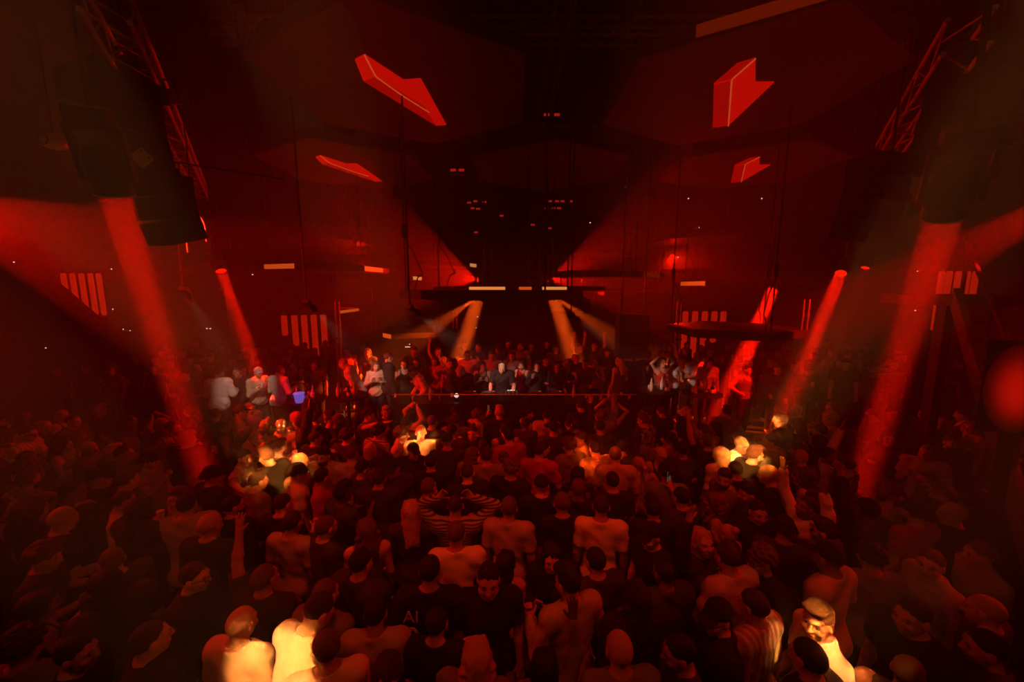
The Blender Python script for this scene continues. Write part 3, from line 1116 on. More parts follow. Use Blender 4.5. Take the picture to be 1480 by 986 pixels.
def hexagon(c, label, art=None, glow=None):
    t = thing('hexagon_screen', label, 'ceiling screen', (c[0], c[1], HZ), group='hexagon screens under the ceiling')
    poly = hexpts((0, 0), 2.02)
    MB().prism(poly, .02, .17).build('housing', M_RIM, t)
    MB().prism(hexpts((0, 0), 1.97), -.005, .019).build('screen', M_SCR, t)
    if glow is not None:
        a, b = Vector((*poly[glow], 0)), Vector((*poly[(glow + 1) % 6], 0))
        b = a.lerp(b, .68)
        n = Vector((a.y - b.y, b.x - a.x, 0)).normalized()
        if n.dot(a) < 0: n = -n
        g = MB()
        vs = [a + n * .004 + Vector((0, 0, .03)), b + n * .004 + Vector((0, 0, .03)), b + n * .004 + Vector((0, 0, .165)), a + n * .004 + Vector((0, 0, .165))]
        g.add(vs + [v + n * .01 for v in vs], [(0, 1, 2, 3), (4, 5, 6, 7), (0, 1, 5, 4), (2, 3, 7, 6), (0, 3, 7, 4), (1, 2, 6, 5)])
        g.build('glowing_edge', M_AMBD, t)  # spot light falling on this side face, put in as emission
    if art:
        src, faces, lines = art
        def loc(p):
            q = PZ(p[0], p[1], HZ)
            return (q.x - src[0], q.y - src[1])
        for pts, m in faces:
            MB().prism([loc(p) for p in pts], -.022, -.006).build('lit_facet', m, t)
        for pts, m in lines:
            l = MB()
            q = [loc(p) for p in pts]
            l.path([(x, y, -.024) for x, y in q], .012, 5)
            l.build('lit_edge', m, t)
    cables(t, [poly[0], poly[2], poly[4]], .17)
    return t


cL, cR = (-1.54, 6.13), (3.30, 6.22)
artR = (cR, [([(1092, 82), (1058, 112), (1053, 180), (1119, 117), (1092, 117)], M_A1), ([(1058, 112), (1053, 180), (1030, 183), (1032, 119)], M_A2),
             ([(1092, 82), (1058, 112), (1032, 119), (1066, 90)], M_A2)],
        [([(1092, 82), (1058, 112), (1053, 180)], M_AL), ([(1032, 119), (1058, 112)], M_A1)])
artL = (cL, [([(527, 77), (543, 108), (612, 150), (630, 180), (645, 179), (608, 112), (583, 114)], M_A1), ([(543, 108), (612, 150), (630, 180), (525, 115)], M_A2),
             ([(527, 77), (543, 108), (525, 115), (513, 84)], M_A1)],
        [([(527, 77), (543, 108)], M_AL), ([(543, 108), (582, 136), (620, 160)], M_AL)])
hexagon(cL, 'near hexagon screen showing a long folded red arrow', artL)
hexagon(cR, 'near hexagon screen with an amber lit edge showing a notched red arrow', artR, glow=3)
hexagon((-3.85, 9.75), 'far hexagon screen showing a slim folded red arrow', artL)
hexagon((.86, 9.85), 'blank hexagon screen between the two far arrow screens')
hexagon((5.65, 9.85), 'far hexagon screen showing a small notched red arrow', artR)

# ------------------------------------------------------------------ hanging hexagon platforms
def platform(px, py, wpx, d, label, glow=(), tilt=0.0, rods=0, thick=.13):
    c = P(px, py, d)
    az = math.atan2(c.x, c.y)
    rot = PI / 6 + az                        # every platform turns one flat edge to the middle of the floor
    r = wpx / F * d / 2 * math.cos(az)
    t = thing('hexagon_platform', label, 'hanging platform', c, group='hexagon platforms hanging over the deck')
    poly = hexpts((0, 0), r, rot)
    sl = -math.tan(math.radians(tilt))

    def slope(mb):
        mb.v = [(x, y, z + x * sl) for x, y, z in mb.v]
        return mb
    slope(MB().prism(poly, -thick / 2, thick / 2)).build('slab', M_RIM, t)
    slope(MB().prism(hexpts((0, 0), r * .94, rot), thick / 2, thick / 2 + .012)).build('top_plate', M_DARK, t)
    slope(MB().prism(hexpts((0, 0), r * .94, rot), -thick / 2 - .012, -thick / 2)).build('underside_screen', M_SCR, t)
    for (i, m, f0, f1) in glow:
        a, b = Vector((*poly[i], 0)), Vector((*poly[(i + 1) % 6], 0))
        n = Vector((a.y - b.y, b.x - a.x, 0)).normalized()
        if n.dot(a) < 0: n = -n
        p, q = a.lerp(b, f0), a.lerp(b, f1)
        vs = [p + n * .003 + Vector((0, 0, -thick * .45)), q + n * .003 + Vector((0, 0, -thick * .45)), q + n * .003 + Vector((0, 0, thick * .45)), p + n * .003 + Vector((0, 0, thick * .45))]
        slope(MB().add(vs + [v + n * .012 for v in vs], [(0, 1, 2, 3), (4, 5, 6, 7), (0, 1, 5, 4), (2, 3, 7, 6), (0, 3, 7, 4), (1, 2, 6, 5)])).build('glowing_edge', m, t)
    for i in (0, 2, 4):
        x, y = poly[i][0] * .93, poly[i][1] * .93
        z0 = thick / 2 + x * sl
        MB().tube((x, y, z0), (x, y, WZ - c.z - .03), .014, .014, 6).build('cable', M_RUB, t)
        MB().tube((x, y, 1.0), (x, y, 1.22), .04, .04, 8).build('winch_block', M_BLACK, t)
        pts = [(x * .9, y * .9, z0 + .02), (x * .86, y * .86, .3), (x * .8, y * .8, .36), (x * .9, y * .9, .75), (x, y, 1.0)]
        MB().path(pts, .012, 5).build('power_lead', M_RUB, t)
    for i in range(rods):
        a = poly[(1, 4)[i // 2 % 2]]
        x, y = a[0] * (.93 - .09 * (i % 2)), a[1] * .9 - .1
        MB().tube((x, y, thick / 2), (x, y, .62), .018, .018, 6).build('rod', M_STEEL, t)
        MB().tube((x, y, .3), (x, y, .36), .03, .03, 6).build('clamp', M_STEEL, t)
    return t


# edges: 1 near right, 2 near, 3 near left (corner order runs far right, right, near right, near left, left, far left)
platform(712, 425, 264, 7.2, 'wide black hexagon platform hanging level with the balcony above the booth')
platform(750, 417, 246, 9.0, 'second black hexagon platform with amber strips standing in for truss lamps above the booth', glow=((2, M_HOT, .05, .28), (2, M_AMB, .38, .5), (2, M_HOT, .63, .97)), thick=.08)  # glowing strips stand in for lit truss lamps behind the platform
platform(873, 398, 166, 11.0, 'tilted black hexagon platform with an amber corner beside the booth gap', tilt=1.2, glow=((1, M_AMBD, .2, .8),))
platform(478, 389, 176, 11.0, 'hexagon platform with long amber edge hung above the red tube lights', tilt=1.2, glow=((3, M_AMB, .0, 1.0), (1, M_AMB, .3, 1.0)))
platform(552, 401, 116, 14.0, 'narrow black hexagon platform with a bright amber tip', tilt=1.5, glow=((1, M_HOT, .0, .5),))
platform(602, 479, 132, 12.0, 'low hexagon platform with rods above the guests in white shirts', rods=4, glow=((3, M_AMB, 0, .35),))
platform(1058, 477, 206, 7.6, 'low hexagon platform with rods above the dancers beside the booth', rods=4)
platform(1066, 410, 172, 11.4, 'hexagon platform with a short amber edge above the lower rod platform', glow=((3, M_AMB, .0, 1.0),))
platform(450, 449, 150, 13.0, 'thin hexagon platform with amber end just over the red tubes', thick=.1, glow=((1, M_AMB, .1, 1.0),))
platform(520, 374, 104, 14.4, 'distant hexagon platform lit red underneath above the amber edged one')
platform(640, 383, 100, 14.6, 'distant hexagon platform beside the dark ceiling gap', tilt=1.2, glow=((1, M_HOT, .1, .5),))
platform(860, 368, 120, 14.4, 'distant hexagon platform above the tilted amber cornered one')
platform(824, 450, 70, 13.4, 'small thin hexagon platform in the amber shaft', rods=2, thick=.08)
platform(1010, 345, 150, 13.0, 'high hexagon platform lit red above the stage wing', tilt=-1.5)
platform(468, 347, 150, 13.0, 'high hexagon platform near the twisted hook cables', tilt=1.5)
platform(915, 424, 150, 13.0, 'faint hexagon platform behind the hanging monitor', thick=.1)
platform(985, 393, 90, 14.4, 'small hexagon platform behind the short amber edge', thick=.1)

# ------------------------------------------------------------------ trusses
def truss(a, b, label, w=.3, bays=14):
    a, b = Vector(a), Vector(b)
    t = thing('lighting_truss', label, 'truss', (0, 0, 0), group='trusses under the ceiling')
    t.location = a
    b = b - a
    a = Vector((0, 0, 0))
    d = (b - a).normalized()
    x = d.cross(Vector((0, 0, 1))).normalized()
    z = x.cross(d)
    cn = [x * (sx * w / 2) + z * (sz * w / 2) for sx, sz in ((-1, -1), (1, -1), (1, 1), (-1, 1))]
    for c in cn:
        MB().tube(a + c, b + c, .025, .025, 8).build('chord', M_TRUSS, t)
    for i in range(bays):
        p, q = a.lerp(b, i / bays), a.lerp(b, (i + 1) / bays)
        m = MB()
        for k in range(4):
            c0, c1 = cn[k], cn[(k + 1) % 4]
            if i % 2: c0, c1 = c1, c0
            m.tube(p + c0, q + c1, .011, .011, 5)
        m.build('brace', M_TRUSS, t)
    for f in (.08, .5, .92):
        p = a.lerp(b, f)
        MB().tube(p + z * w / 2, Vector((p.x, p.y, WZ - t.location.z)), .012, .012, 6).build('hanging_cable', M_RUB, t)
    return t


truss(PZ(1400, 45, 6.4), PZ(1218, 315, 6.4), 'aluminium truss running off beside the staircase corner', bays=22)
truss(PZ(148, -6, 6.4), PZ(290, 280, 6.4), 'aluminium truss running off past the hanging loudspeaker', bays=22)
truss((-5.5, 7.9, 8.7), (7.0, 7.9, 8.7), 'cross truss above the gap between near and far screens', bays=24)
truss((-5.5, 12.4, 8.6), (7.0, 12.4, 8.6), 'cross truss beyond the far screens', bays=24)
truss((.9, 3.0, 8.8), (.9, 13.5, 8.8), 'long truss along the dark ceiling gap', bays=22)
M_REDL = mat('strobe_red', (.1, .01, .01), .4, emit=(1, .03, .02), estr=.35)
for i, (px, py) in enumerate([(687, 291), (678, 293), (700, 292), (795, 291), (805, 291), (813, 291), (826, 291), (790, 301), (800, 301), (808, 301), (683, 301), (691, 302), (655, 246), (667, 246), (790, 166), (805, 166), (688, 336), (725, 312), (770, 325), (795, 330)]):
    c = P(px, py, 12.3 if py > 260 else 8.0)
    t = thing('strobe_light', 'small boxed strobe with red glowing face in the dark ceiling gap', 'stage light', c, group='small strobes in the ceiling gap')
    s = .07 if py > 260 else .06
    MB().box((-s * 1.4, 0, -s), (s * 1.4, .16, s)).build('housing', M_BLACK, t)
    MB().box((-s * .9, -.012, -s * .4), (s * .9, -.001, s * .4)).build('face', M_REDL, t)
    MB().tube((0, .08, s), (0, .08, WZ - c.z), .01, .01, 5).build('drop_rod', M_DARK, t)

# chain hoists and cable bundles between the near screens
for px, py, d, lab in [(352, 20, 4.7, 'chain hoist hanging past the edge of the long arrow screen'), (758, 22, 6.4, 'chain hoist in the gap between both near screens'),
                       (906, 35, 6.0, 'chain hoist hanging by the near corner of the notched arrow screen'), (1322, 30, 4.8, 'chain hoist hanging outside the notched arrow screen'),
                       (575, 290, 9.2, 'hoist with shiny hooks under the slim arrow screen'), (940, 290, 9.4, 'hoist with shiny hooks beside the small notched arrow'),
                       (862, 130, 7.4, 'slim hoist beside the long ceiling truss'), (1347, 85, 5.0, 'chain hoist next to the staircase corner truss')]:
    c = P(px, py, d)
    t = thing('chain_hoist', lab, 'hoist', c, group='chain hoists under the ceiling')
    MB().tube((0, 0, .3), (0, 0, WZ - c.z), .014, .014, 6).build('chain', M_STEEL, t)
    MB().box((-.09, -.07, .05), (.09, .07, .3)).build('motor', M_BLACK, t)
    MB().path([(0, 0, .05), (0, 0, -.05), (.04, 0, -.1), (.03, 0, -.16), (-.03, 0, -.17), (-.045, 0, -.12)], .014, 6).build('hook', M_STEEL, t)
    bag = MB()
    for k in range(9):
        bag.path([(-.1 + .02 * k, .05, .1), (-.1 + .023 * k, .06, -.1 - .05 * (k % 3)), (-.06 + .012 * k, .02, -.3 + .04 * (k % 4))], .007, 5)
    bag.build('cable_loop', M_STEEL, t)

# ------------------------------------------------------------------ loudspeakers
def loudspeaker(c, n, size, label, yaw=0.0, splay=6.0):
    t = thing('line_array_loudspeaker', label, 'loudspeaker', c, (0, 0, math.radians(yaw)), 'hanging loudspeakers')
    w, dd, h = size
    z = 0.0
    yy = 0.0
    for i in range(n):
        rot = Matrix.Rotation(math.radians(-splay * i), 3, 'X')
        o = Vector((0, yy, z))
        f = lambda v: o + rot @ Vector(v)
        m = MB()
        vs = [f((sx * w / 2 * (1 if sy < 0 else .8), sy * dd / 2, sz)) for sx in (-1, 1) for sy in (-1, 1) for sz in (-h * .96, 0)]
        m.add(vs, [(0, 1, 3, 2), (4, 6, 7, 5), (0, 4, 5, 1), (2, 3, 7, 6), (0, 2, 6, 4), (1, 5, 7, 3)])
        cab = m.build('cabinet', M_BLACK, t)
        g = MB()
        vs = [f((sx * w * .46, -dd / 2 + sy * .012 - .013, sz)) for sx in (-1, 1) for sy in (0, 1) for sz in (-h * .9, -h * .06)]
        g.add(vs, [(0, 1, 3, 2), (4, 6, 7, 5), (0, 4, 5, 1), (2, 3, 7, 6), (0, 2, 6, 4), (1, 5, 7, 3)])
        g.build('grille', M_DARK, cab)
        e = f((0, 0, -h))
        yy, z = e.y, e.z
    for s in (-1, 1):
        MB().tube((s * w * .3, 0, 0), (s * w * .3, 0, WZ - c[2]), .018, .018, 6).build('hanging_chain', M_DARK, t)
    MB().box((-w * .5, -.06, 0), (w * .5, .06, .06)).build('flying_bar', M_DARK, t)
    return t


loudspeaker(P(150, 105, 4.6), 4, (.95, .5, .33), 'large stacked black loudspeaker array above the thick red shaft', 160, 4)
loudspeaker(P(230, 252, 4.9), 3, (.5, .42, .27), 'small black loudspeaker stack hanging beside the thick red shaft', 165, 9)
loudspeaker(P(1275, 228, 5.6), 4, (.7, .45, .28), 'black loudspeaker array hanging beside the staircase corner truss', 200, 5)
loudspeaker(P(1425, 70, 4.6), 4, (.9, .5, .33), 'large stacked black loudspeaker array above the staircase', 200, 4)

# bits of rig near the loudspeakers
t = thing('rigging_plate', 'square red lit rigging plate between the two loudspeaker stacks', 'rigging', P(205, 228, 4.3), (math.radians(80), math.radians(45), math.radians(10)))
MB().box((-.075, -.075, -.01), (.075, .075, .01)).build('plate', M_STEEL, t)
for sx in (-1, 1):
    MB().tube((sx * .05, .05, .01), (sx * .05, .05, .02), .012, .012, 8).build('bolt', M_DARK, t)
MB().tube((.06, .06, 0), (.9, .9, -.3), .008, .008, 6).build('bracket_arm', M_DARK, t)
c = P(78, 206, 5.2)
t = thing('mirror_lamp', 'small round lamp hanging on a wire before the dark wall', 'stage light', c)
MB().lathe([(.04, .1), (.11, .06), (.13, 0), (.12, -.05), (.05, -.08)], 16).build('shade', M_STEEL, t, True)
MB().tube((0, 0, .1), (0, 0, WZ - c.z), .01, .01, 6).build('hanging_wire', M_DARK, t)
MB().path([(.06 * math.cos(i), -.12, .06 * math.sin(i)) for i in np.linspace(0, 6.28, 14)], .008, 5).build('front_ring', M_DARK, t)
c = P(250, 140, 4.6)
t = thing('flood_lamp', 'boxy flood lamp clamped on the truss past the loudspeaker', 'stage light', c, (.3, .2, -.5), 'clamped flood lamps')
MB().box((-.1, -.09, -.07), (.1, .09, .07)).build('housing', M_STEEL, t)
for s in (-1, 1):
    MB().box((s * .1 - .008, -.16, -.09), (s * .1 + .008, -.09, .09)).build('barn_door', M_BLACK, t)
MB().path([(-.12, 0, 0), (-.12, .0, .16), (.12, 0, .16), (.12, 0, 0)], .01, 6).build('bracket', M_DARK, t)
c = P(1305, 300, 5.6)
t = thing('flood_lamp', 'boxy flood lamp clamped by the staircase corner truss', 'stage light', c, (.3, -.2, .5), 'clamped flood lamps')
MB().box((-.1, -.09, -.07), (.1, .09, .07)).build('housing', M_STEEL, t)
for s in (-1, 1):
    MB().box((s * .1 - .008, -.16, -.09), (s * .1 + .008, -.09, .09)).build('barn_door', M_BLACK, t)
MB().path([(-.12, 0, 0), (-.12, .0, .16), (.12, 0, .16), (.12, 0, 0)], .01, 6).build('bracket', M_DARK, t)
for px, py, d, lab in ((283, 335, 6.0, 'bent cable hook hanging behind the small loudspeaker stack'), (318, 352, 9.6, 'bent cable hook above the far moving head'), (1240, 335, 7.5, 'bent cable hook by the dark staircase corner')):
    c = P(px, py, d)
    t = thing('cable_hook', lab, 'cable', c, group='bent cable hooks')
    k = d / 6.0
    MB().path([(-.15 * k, 0, -.3), (-.15 * k, 0, .1), (-.11 * k, 0, .2), (0, 0, .25), (.11 * k, 0, .2), (.15 * k, 0, .1), (.15 * k, 0, -.15)], .012, 6).build('hook_tube', M_STEEL, t)
    MB().tube((0, 0, .25), (0, 0, WZ - c.z), .009, .009, 6).build('hanging_wire', M_DARK, t)
for px, py, d, wd, ht in ((917, 487, 8.9, 42, 64),):
    c = P(px, py, d)
    t = thing('hanging_monitor', 'square black loudspeaker hung beside the amber shaft', 'loudspeaker', c)
    w, h = wd / F * d, ht / F * d
    MB().box((-w / 2, 0, -h / 2), (w / 2, .45, h / 2)).build('cabinet', M_BLACK, t)
    MB().box((-w * .46, -.02, -h * .47), (w * .46, -.001, h * .47)).build('grille', M_DARK, t)
    for s in (-1, 1):
        MB().tube((s * w * .4, .2, h / 2), (s * w * .4, .2, WZ - c.z), .015, .015, 6).build('hanging_cable', M_DARK, t)

# ------------------------------------------------------------------ red tube lights and stair parapets at the walls
M_TUBE = mat('red_tube', (.2, .02, .01), .4, emit=(1, .02, .004), estr=.42)


def tubes(xs, y0, y1s, d, wpx, where):
    for i, (x, y1) in enumerate(zip(xs, y1s)):
        a, b = P(x, y0, d), P(x, y1, d)
        b.x = a.x
        t = thing('tube_light', '%s red glowing tube light of the row %s' % (('shortest', 'second shortest', 'middle length', 'second longest', 'longest')[sorted(y1s).index(y1)], where), 'tube light', (a.x, a.y, b.z), group='red tube lights ' + where)
        h = a.z - b.z
        r = wpx / F * d / 2
        MB().lathe([(r * .7, .0), (r, .04), (r, h - .04), (r * .7, h)], 14).build('tube', M_TUBE, t, True)
        MB().box((-r * 1.2, .0, h), (r * 1.2, r * 2, h + .08)).build('top_clamp', M_BLACK, t)
        MB().box((-r * .4, r, -.2), (r * .4, r * 2, h)).build('back_rail', M_BLACK, t)


tubes([410, 425, 439, 453, 467], 455, [485, 500, 512, 524, 526], 15.2, 8, 'under the thin platform')
tubes([991, 1005, 1019, 1033, 1046], 450, [524, 522, 510, 495, 480], 14.6, 8, 'behind the low rod platform')
tubes([91, 104, 117, 130, 142], 395, [420, 435, 447, 455, 456], 10.6, 6, 'on the wall beyond the loudspeakers')
tubes([1362, 1373, 1386, 1399, 1411], 392, [478, 464, 445, 441, 437], 10.2, 7, 'on the wall behind the staircase')


def parapet(pts, d, label):
    q = [P(px, py, d) for px, py in pts]
    t = thing('stair_parapet', label, 'parapet', (q[0].x, d, 0))
    poly = [(v.x - q[0].x, v.z) for v in q]
    m = MB()
    n = len(poly)
    vs = [(x, 0, z) for x, z in poly] + [(x, .12, z) for x, z in poly]
    m.add(vs, [tuple(range(n)), tuple(range(n, 2 * n))] + [(i, (i + 1) % n, n + (i + 1) % n, n + i) for i in range(n)])
    m.build('panel', M_WALL, t)
    MB().tube((poly[0][0], .06, poly[0][1] + .03), (poly[1][0], .06, poly[1][1] + .03), .03, .03, 8).build('handrail', M_DARK, t)


parapet([(396, 482), (480, 540), (480, 600), (396, 600)], 14.6, 'dark sloping stair parapet in front of the red tubes')
parapet([(1056, 482), (975, 540), (975, 600), (1056, 600)], 14.0, 'dark sloping stair parapet behind the low rod platform')
parapet([(80, 410), (150, 470), (150, 560), (80, 560)], 10.2, 'dark sloping stair parapet before the wall tubes')

# pinpoint lights on the walls
M_PIN = mat('pin_light', (.8, .6, .5), .4, emit=(1, .6, .45), estr=1.6)
pins = [(20, 379), (115, 475), (299, 475), (304, 475), (178, 476), (188, 478), (161, 389), (163, 447), (365, 397), (592, 498), (690, 458), (688, 474), (1051, 508), (1047, 519), (1326, 392), (1323, 449), (1010, 329), (1101, 287), (995, 287), (905, 270), (1228, 235), (853, 322), (146, 500), (83, 502), (66, 503), (980, 372)]
for px, py in pins:
    c = P(px, py, 16.6)
    if abs(c.x) > WX - .25:
        s = (WX - .25) / abs(c.x)
        c = Vector((0, 0, CZ)) + (c - Vector((0, 0, CZ))) * s
    t = thing('pin_light', 'tiny white indicator lamp fixed high on the dark wall', 'lamp', c, group='tiny wall indicator lamps')
    r = .0016 * c.y
    MB().lathe([(r * .3, -r), (r, -r * .4), (r, r * .4), (r * .3, r)], 8).build('bulb', M_PIN, t)
    if abs(c.x) > WX - .4:
        MB().box((0, -.02, -.02), (.22 * (1 if c.x > 0 else -1), .02, .02)).build('mount', M_BLACK, t)
    else:
        MB().box((-.02, r, -.02), (.02, WY1 - c.y - .01, .02)).build('mount', M_BLACK, t)
c = P(589, 501, 16.4)
t = thing('exit_lamp', 'small oblong white wall lamp behind the guests in white shirts', 'lamp', c)
MB().box((-.12, .02, -.04), (.12, .5, .06)).build('housing', M_BLACK, t)
MB().box((-.11, 0, -.035), (.11, .019, -.005)).build('diffuser', M_PIN, t)

# ------------------------------------------------------------------ steel staircase
sa, sb = P(1383, 438, 6.3), P(1462, 700, 3.6)
t = thing('steel_staircase', 'dark steel staircase with broad sloping side board', 'staircase', (sa.x, sa.y, 0))
o0 = Vector((sa.x, sa.y, 0))
down = sb - sa
bottom = sa + down * (sa.z / (sa.z - sb.z)) - Vector((0, 0, 0))
side = down.cross(Vector((0, 0, 1))).normalized()
if side.x < 0: side = -side
M_BOARD = mat('stair_board', (.11, .07, .06), .5, noise=(3, .5))


def plank(a, b, w, th, name, m, par):
    d = (b - a).normalized()
    u = side.cross(d).normalized()
    mb = MB()
    vs = [p + u * (s * w / 2) + side * (q * th / 2) - o0 for p in (a, b) for s in (-1, 1) for q in (-1, 1)]
    mb.add(vs, [(0, 1, 3, 2), (4, 6, 7, 5), (0, 4, 5, 1), (2, 3, 7, 6), (0, 2, 6, 4), (1, 5, 7, 3)])
    return mb.build(name, m, par)


up0 = sa - down * .06
plank(up0, bottom, .3, .08, 'side_board', M_BOARD, t)
plank(up0 + side * .95, bottom + side * .95, .3, .08, 'side_board', M_DARK, t)
for i in range(16):
    f = (i + .5) / 16
    p = up0.lerp(bottom, f) - o0
    m = MB()
    d2 = Vector((down.x, down.y, 0)).normalized()
    vs = [p + side * (.04 + .87 * q) + d2 * (s * .13) + Vector((0, 0, zz)) for q in (0, 1) for s in (-1, 1) for zz in (-.02, .02)]
    m.add(vs, [(0, 1, 3, 2), (4, 6, 7, 5), (0, 4, 5, 1), (2, 3, 7, 6), (0, 2, 6, 4), (1, 5, 7, 3)])
    m.build('tread', M_DARK, t)
for s in (0, .95):
    rail = [up0 + side * s + Vector((0, 0, .95)) - o0, bottom + side * s + Vector((0, 0, .95)) - o0]
    MB().path(rail, .03, 8).build('handrail', M_BLACK, t)
    for i in range(5):
        p = up0.lerp(bottom, (i + .3) / 5) + side * s - o0
        MB().tube(p, p + Vector((0, 0, .95)), .02, .02, 6).build('baluster', M_BLACK, t)
MB().box(up0 - o0 + Vector((-.1, -.05, -.15)), up0 - o0 + Vector((1.6, 1.2, .02))).build('landing', M_BLACK, t)
MB().box(up0 - o0 + Vector((.0, .1, -3.2)), up0 - o0 + Vector((.16, .26, -.15))).build('post', M_BLACK, t)
# red wash of light on the wall, painted as an emissive oval
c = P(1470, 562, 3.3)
t = thing('painted_wall_glow', 'large oval red light wash painted as emission behind the staircase', 'painted glow', c, (0, 0, math.radians(-50)))
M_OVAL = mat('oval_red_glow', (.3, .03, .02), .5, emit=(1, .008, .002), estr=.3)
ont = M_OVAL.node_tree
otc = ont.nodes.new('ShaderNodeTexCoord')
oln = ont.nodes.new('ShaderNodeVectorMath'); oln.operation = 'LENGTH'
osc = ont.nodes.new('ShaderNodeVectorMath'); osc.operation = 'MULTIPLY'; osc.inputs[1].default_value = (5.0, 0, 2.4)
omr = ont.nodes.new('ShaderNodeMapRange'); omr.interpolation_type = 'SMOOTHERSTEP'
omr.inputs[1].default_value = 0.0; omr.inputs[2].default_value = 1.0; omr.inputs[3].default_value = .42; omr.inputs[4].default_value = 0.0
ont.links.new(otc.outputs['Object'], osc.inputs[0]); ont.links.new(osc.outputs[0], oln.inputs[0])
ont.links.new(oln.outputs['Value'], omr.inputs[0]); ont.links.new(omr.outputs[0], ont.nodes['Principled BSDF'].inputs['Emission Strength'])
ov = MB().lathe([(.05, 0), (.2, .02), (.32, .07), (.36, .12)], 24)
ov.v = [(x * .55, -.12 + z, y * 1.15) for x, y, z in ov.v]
ov.build('glow_oval', M_OVAL, t, True)
MB().box((-.2, -.02, -.42), (.2, .05, .42)).build('back_plate', M_BLACK, t)
MB().box((-.05, .02, -2.6), (.05, .1, -.4)).build('mounting_post', M_BLACK, t)

# ------------------------------------------------------------------ the booth
t = thing('dj_booth', 'long black DJ booth with glass top rail before the deck', 'DJ booth', (0, 7.8, 0))
MB().box((-2.5, 0, 0), (2.6, .06, 1.55)).build('front_panel', M_BLACK, t)
MB().box((-2.5, .06, 0), (-2.44, .72, 1.55)).build('side_panel', M_BLACK, t)
MB().box((2.54, .06, 0), (2.6, .72, 1.55)).build('side_panel', M_BLACK, t)
MB().box((-2.52, -.01, 1.55), (2.62, .74, 1.6)).build('desk_top', M_DARK, t)
M_GLASS = mat('booth_glass', (.9, .9, .9), .05)
gb = M_GLASS.node_tree.nodes['Principled BSDF']
gb.inputs['Transmission Weight'].default_value = 1.0
gb.inputs['IOR'].default_value = 1.02
for i in range(5):
    x0 = -2.5 + 1.02 * i
    MB().box((x0 + .01, .0, 1.6), (x0 + 1.01, .012, 1.78)).build('glass_pane', M_GLASS, t)
M_RAIL = mat('bright_rail', (.75, .72, .7), .3, .6)
MB().tube((-2.5, .006, 1.79), (2.6, .006, 1.79), .012, .012, 8).build('top_rail', M_RAIL, t)
for i in range(6):
    MB().box((-2.52 + 1.02 * i, -.005, 1.6), (-2.49 + 1.02 * i, .02, 1.79)).build('rail_post', M_DARK, t)
for i in range(6):
    MB().box((-2.4 + .8 * i, -.012, .3), (-1.66 + .8 * i, -.001, 1.5)).build('front_tile', M_DARK, t)

M_LED = mat('led_white', (.8, .8, .8), .4, emit=(1, .75, .65), estr=1.0)
M_LEDR = mat('led_red', (.8, .1, .1), .4, emit=(1, .06, .02), estr=1.0)
M_GREYP = mat('grey_plastic', (.12, .12, .12), .4)


def deck_player(x, label):
    t = thing('media_player', label, 'DJ deck', (x, 8.44, 1.601), (0, 0, PI), group='media players on the booth')
    MB().box((-.16, 0, 0), (.16, .4, .1)).build('body', M_BLACK, t)
    MB().lathe([(.105, .1), (.105, .112), (.09, .122), (.03, .124)], 24, (0, .15, 0)).build('jog_wheel', M_GREYP, t, True)
    MB().box((-.1, .28, .1), (.1, .385, .135)).build('display_hood', M_BLACK, t)
    MB().box((-.085, .275, .102), (.085, .28, .13)).build('display', M_LED, t)
    for s in (-.13, -.1):
        MB().tube((s, .06, .1), (s, .06, .108), .014, .014, 10).build('button', M_LEDR, t)
    MB().box((.125, .1, .1), (.14, .3, .107)).build('pitch_fader', M_STEEL, t)


for x, lab in ((-.95, 'media player at the end of the row before the person in black jacket'), (-.52, 'media player beside the mixer under the DJ\'s hands'), (.5, 'media player on the other side of the mixer'), (.95, 'media player at the end of the row beyond the mixer')):
    deck_player(x, lab)
t = thing('dj_mixer', 'black DJ mixer in the middle of the booth', 'mixer', (-.02, 8.44, 1.601), (0, 0, PI))
MB().box((-.17, 0, 0), (.17, .4, .11)).build('body', M_BLACK, t)
for i in range(4):
    for j in range(4):
        MB().tube((-.12 + .08 * i, .16 + .06 * j, .11), (-.12 + .08 * i, .16 + .06 * j, .13), .012, .01, 8).build('knob', M_STEEL, t)
    MB().box((-.13 + .08 * i, .06, .11), (-.11 + .08 * i, .08, .13)).build('fader', M_STEEL, t)
MB().box((-.08, .01, .11), (.08, .035, .12)).build('level_display', M_LED, t)

M_BOT = mat('dark_bottle', (.02, .05, .03), .1)
M_BOTC = mat('clear_bottle', (.55, .52, .48), .12)
M_LABEL = mat('bottle_label', (.7, .65, .6), .6)
M_CAPM = mat('bottle_cap', (.5, .35, .1), .35, .6)


def bottle(p, label, group, clear=False):
    t = thing('bottle', label, 'bottle', p, group=group)
    MB().lathe([(.036, 0), (.038, .01), (.038, .17), (.016, .22), (.014, .28)], 12).build('glass_body', M_BOTC if clear else M_BOT, t, True)
    MB().lathe([(.0385, .05), (.0388, .05), (.0388, .13), (.0385, .13)], 12).build('paper_label', M_LABEL, t)
    MB().tube((0, 0, .28), (0, 0, .305), .016, .016, 10).build('cap', M_CAPM, t)


def glass(p, label, group):
    t = thing('drinking_glass', label, 'glass', p, group=group)
    MB().lathe([(.03, 0), (.034, .11)], 12).build('tumbler', M_BOTC, t, True)
    MB().tube((.01, 0, .04), (.025, .01, .17), .004, .004, 5).build('straw', M_LABEL, t)


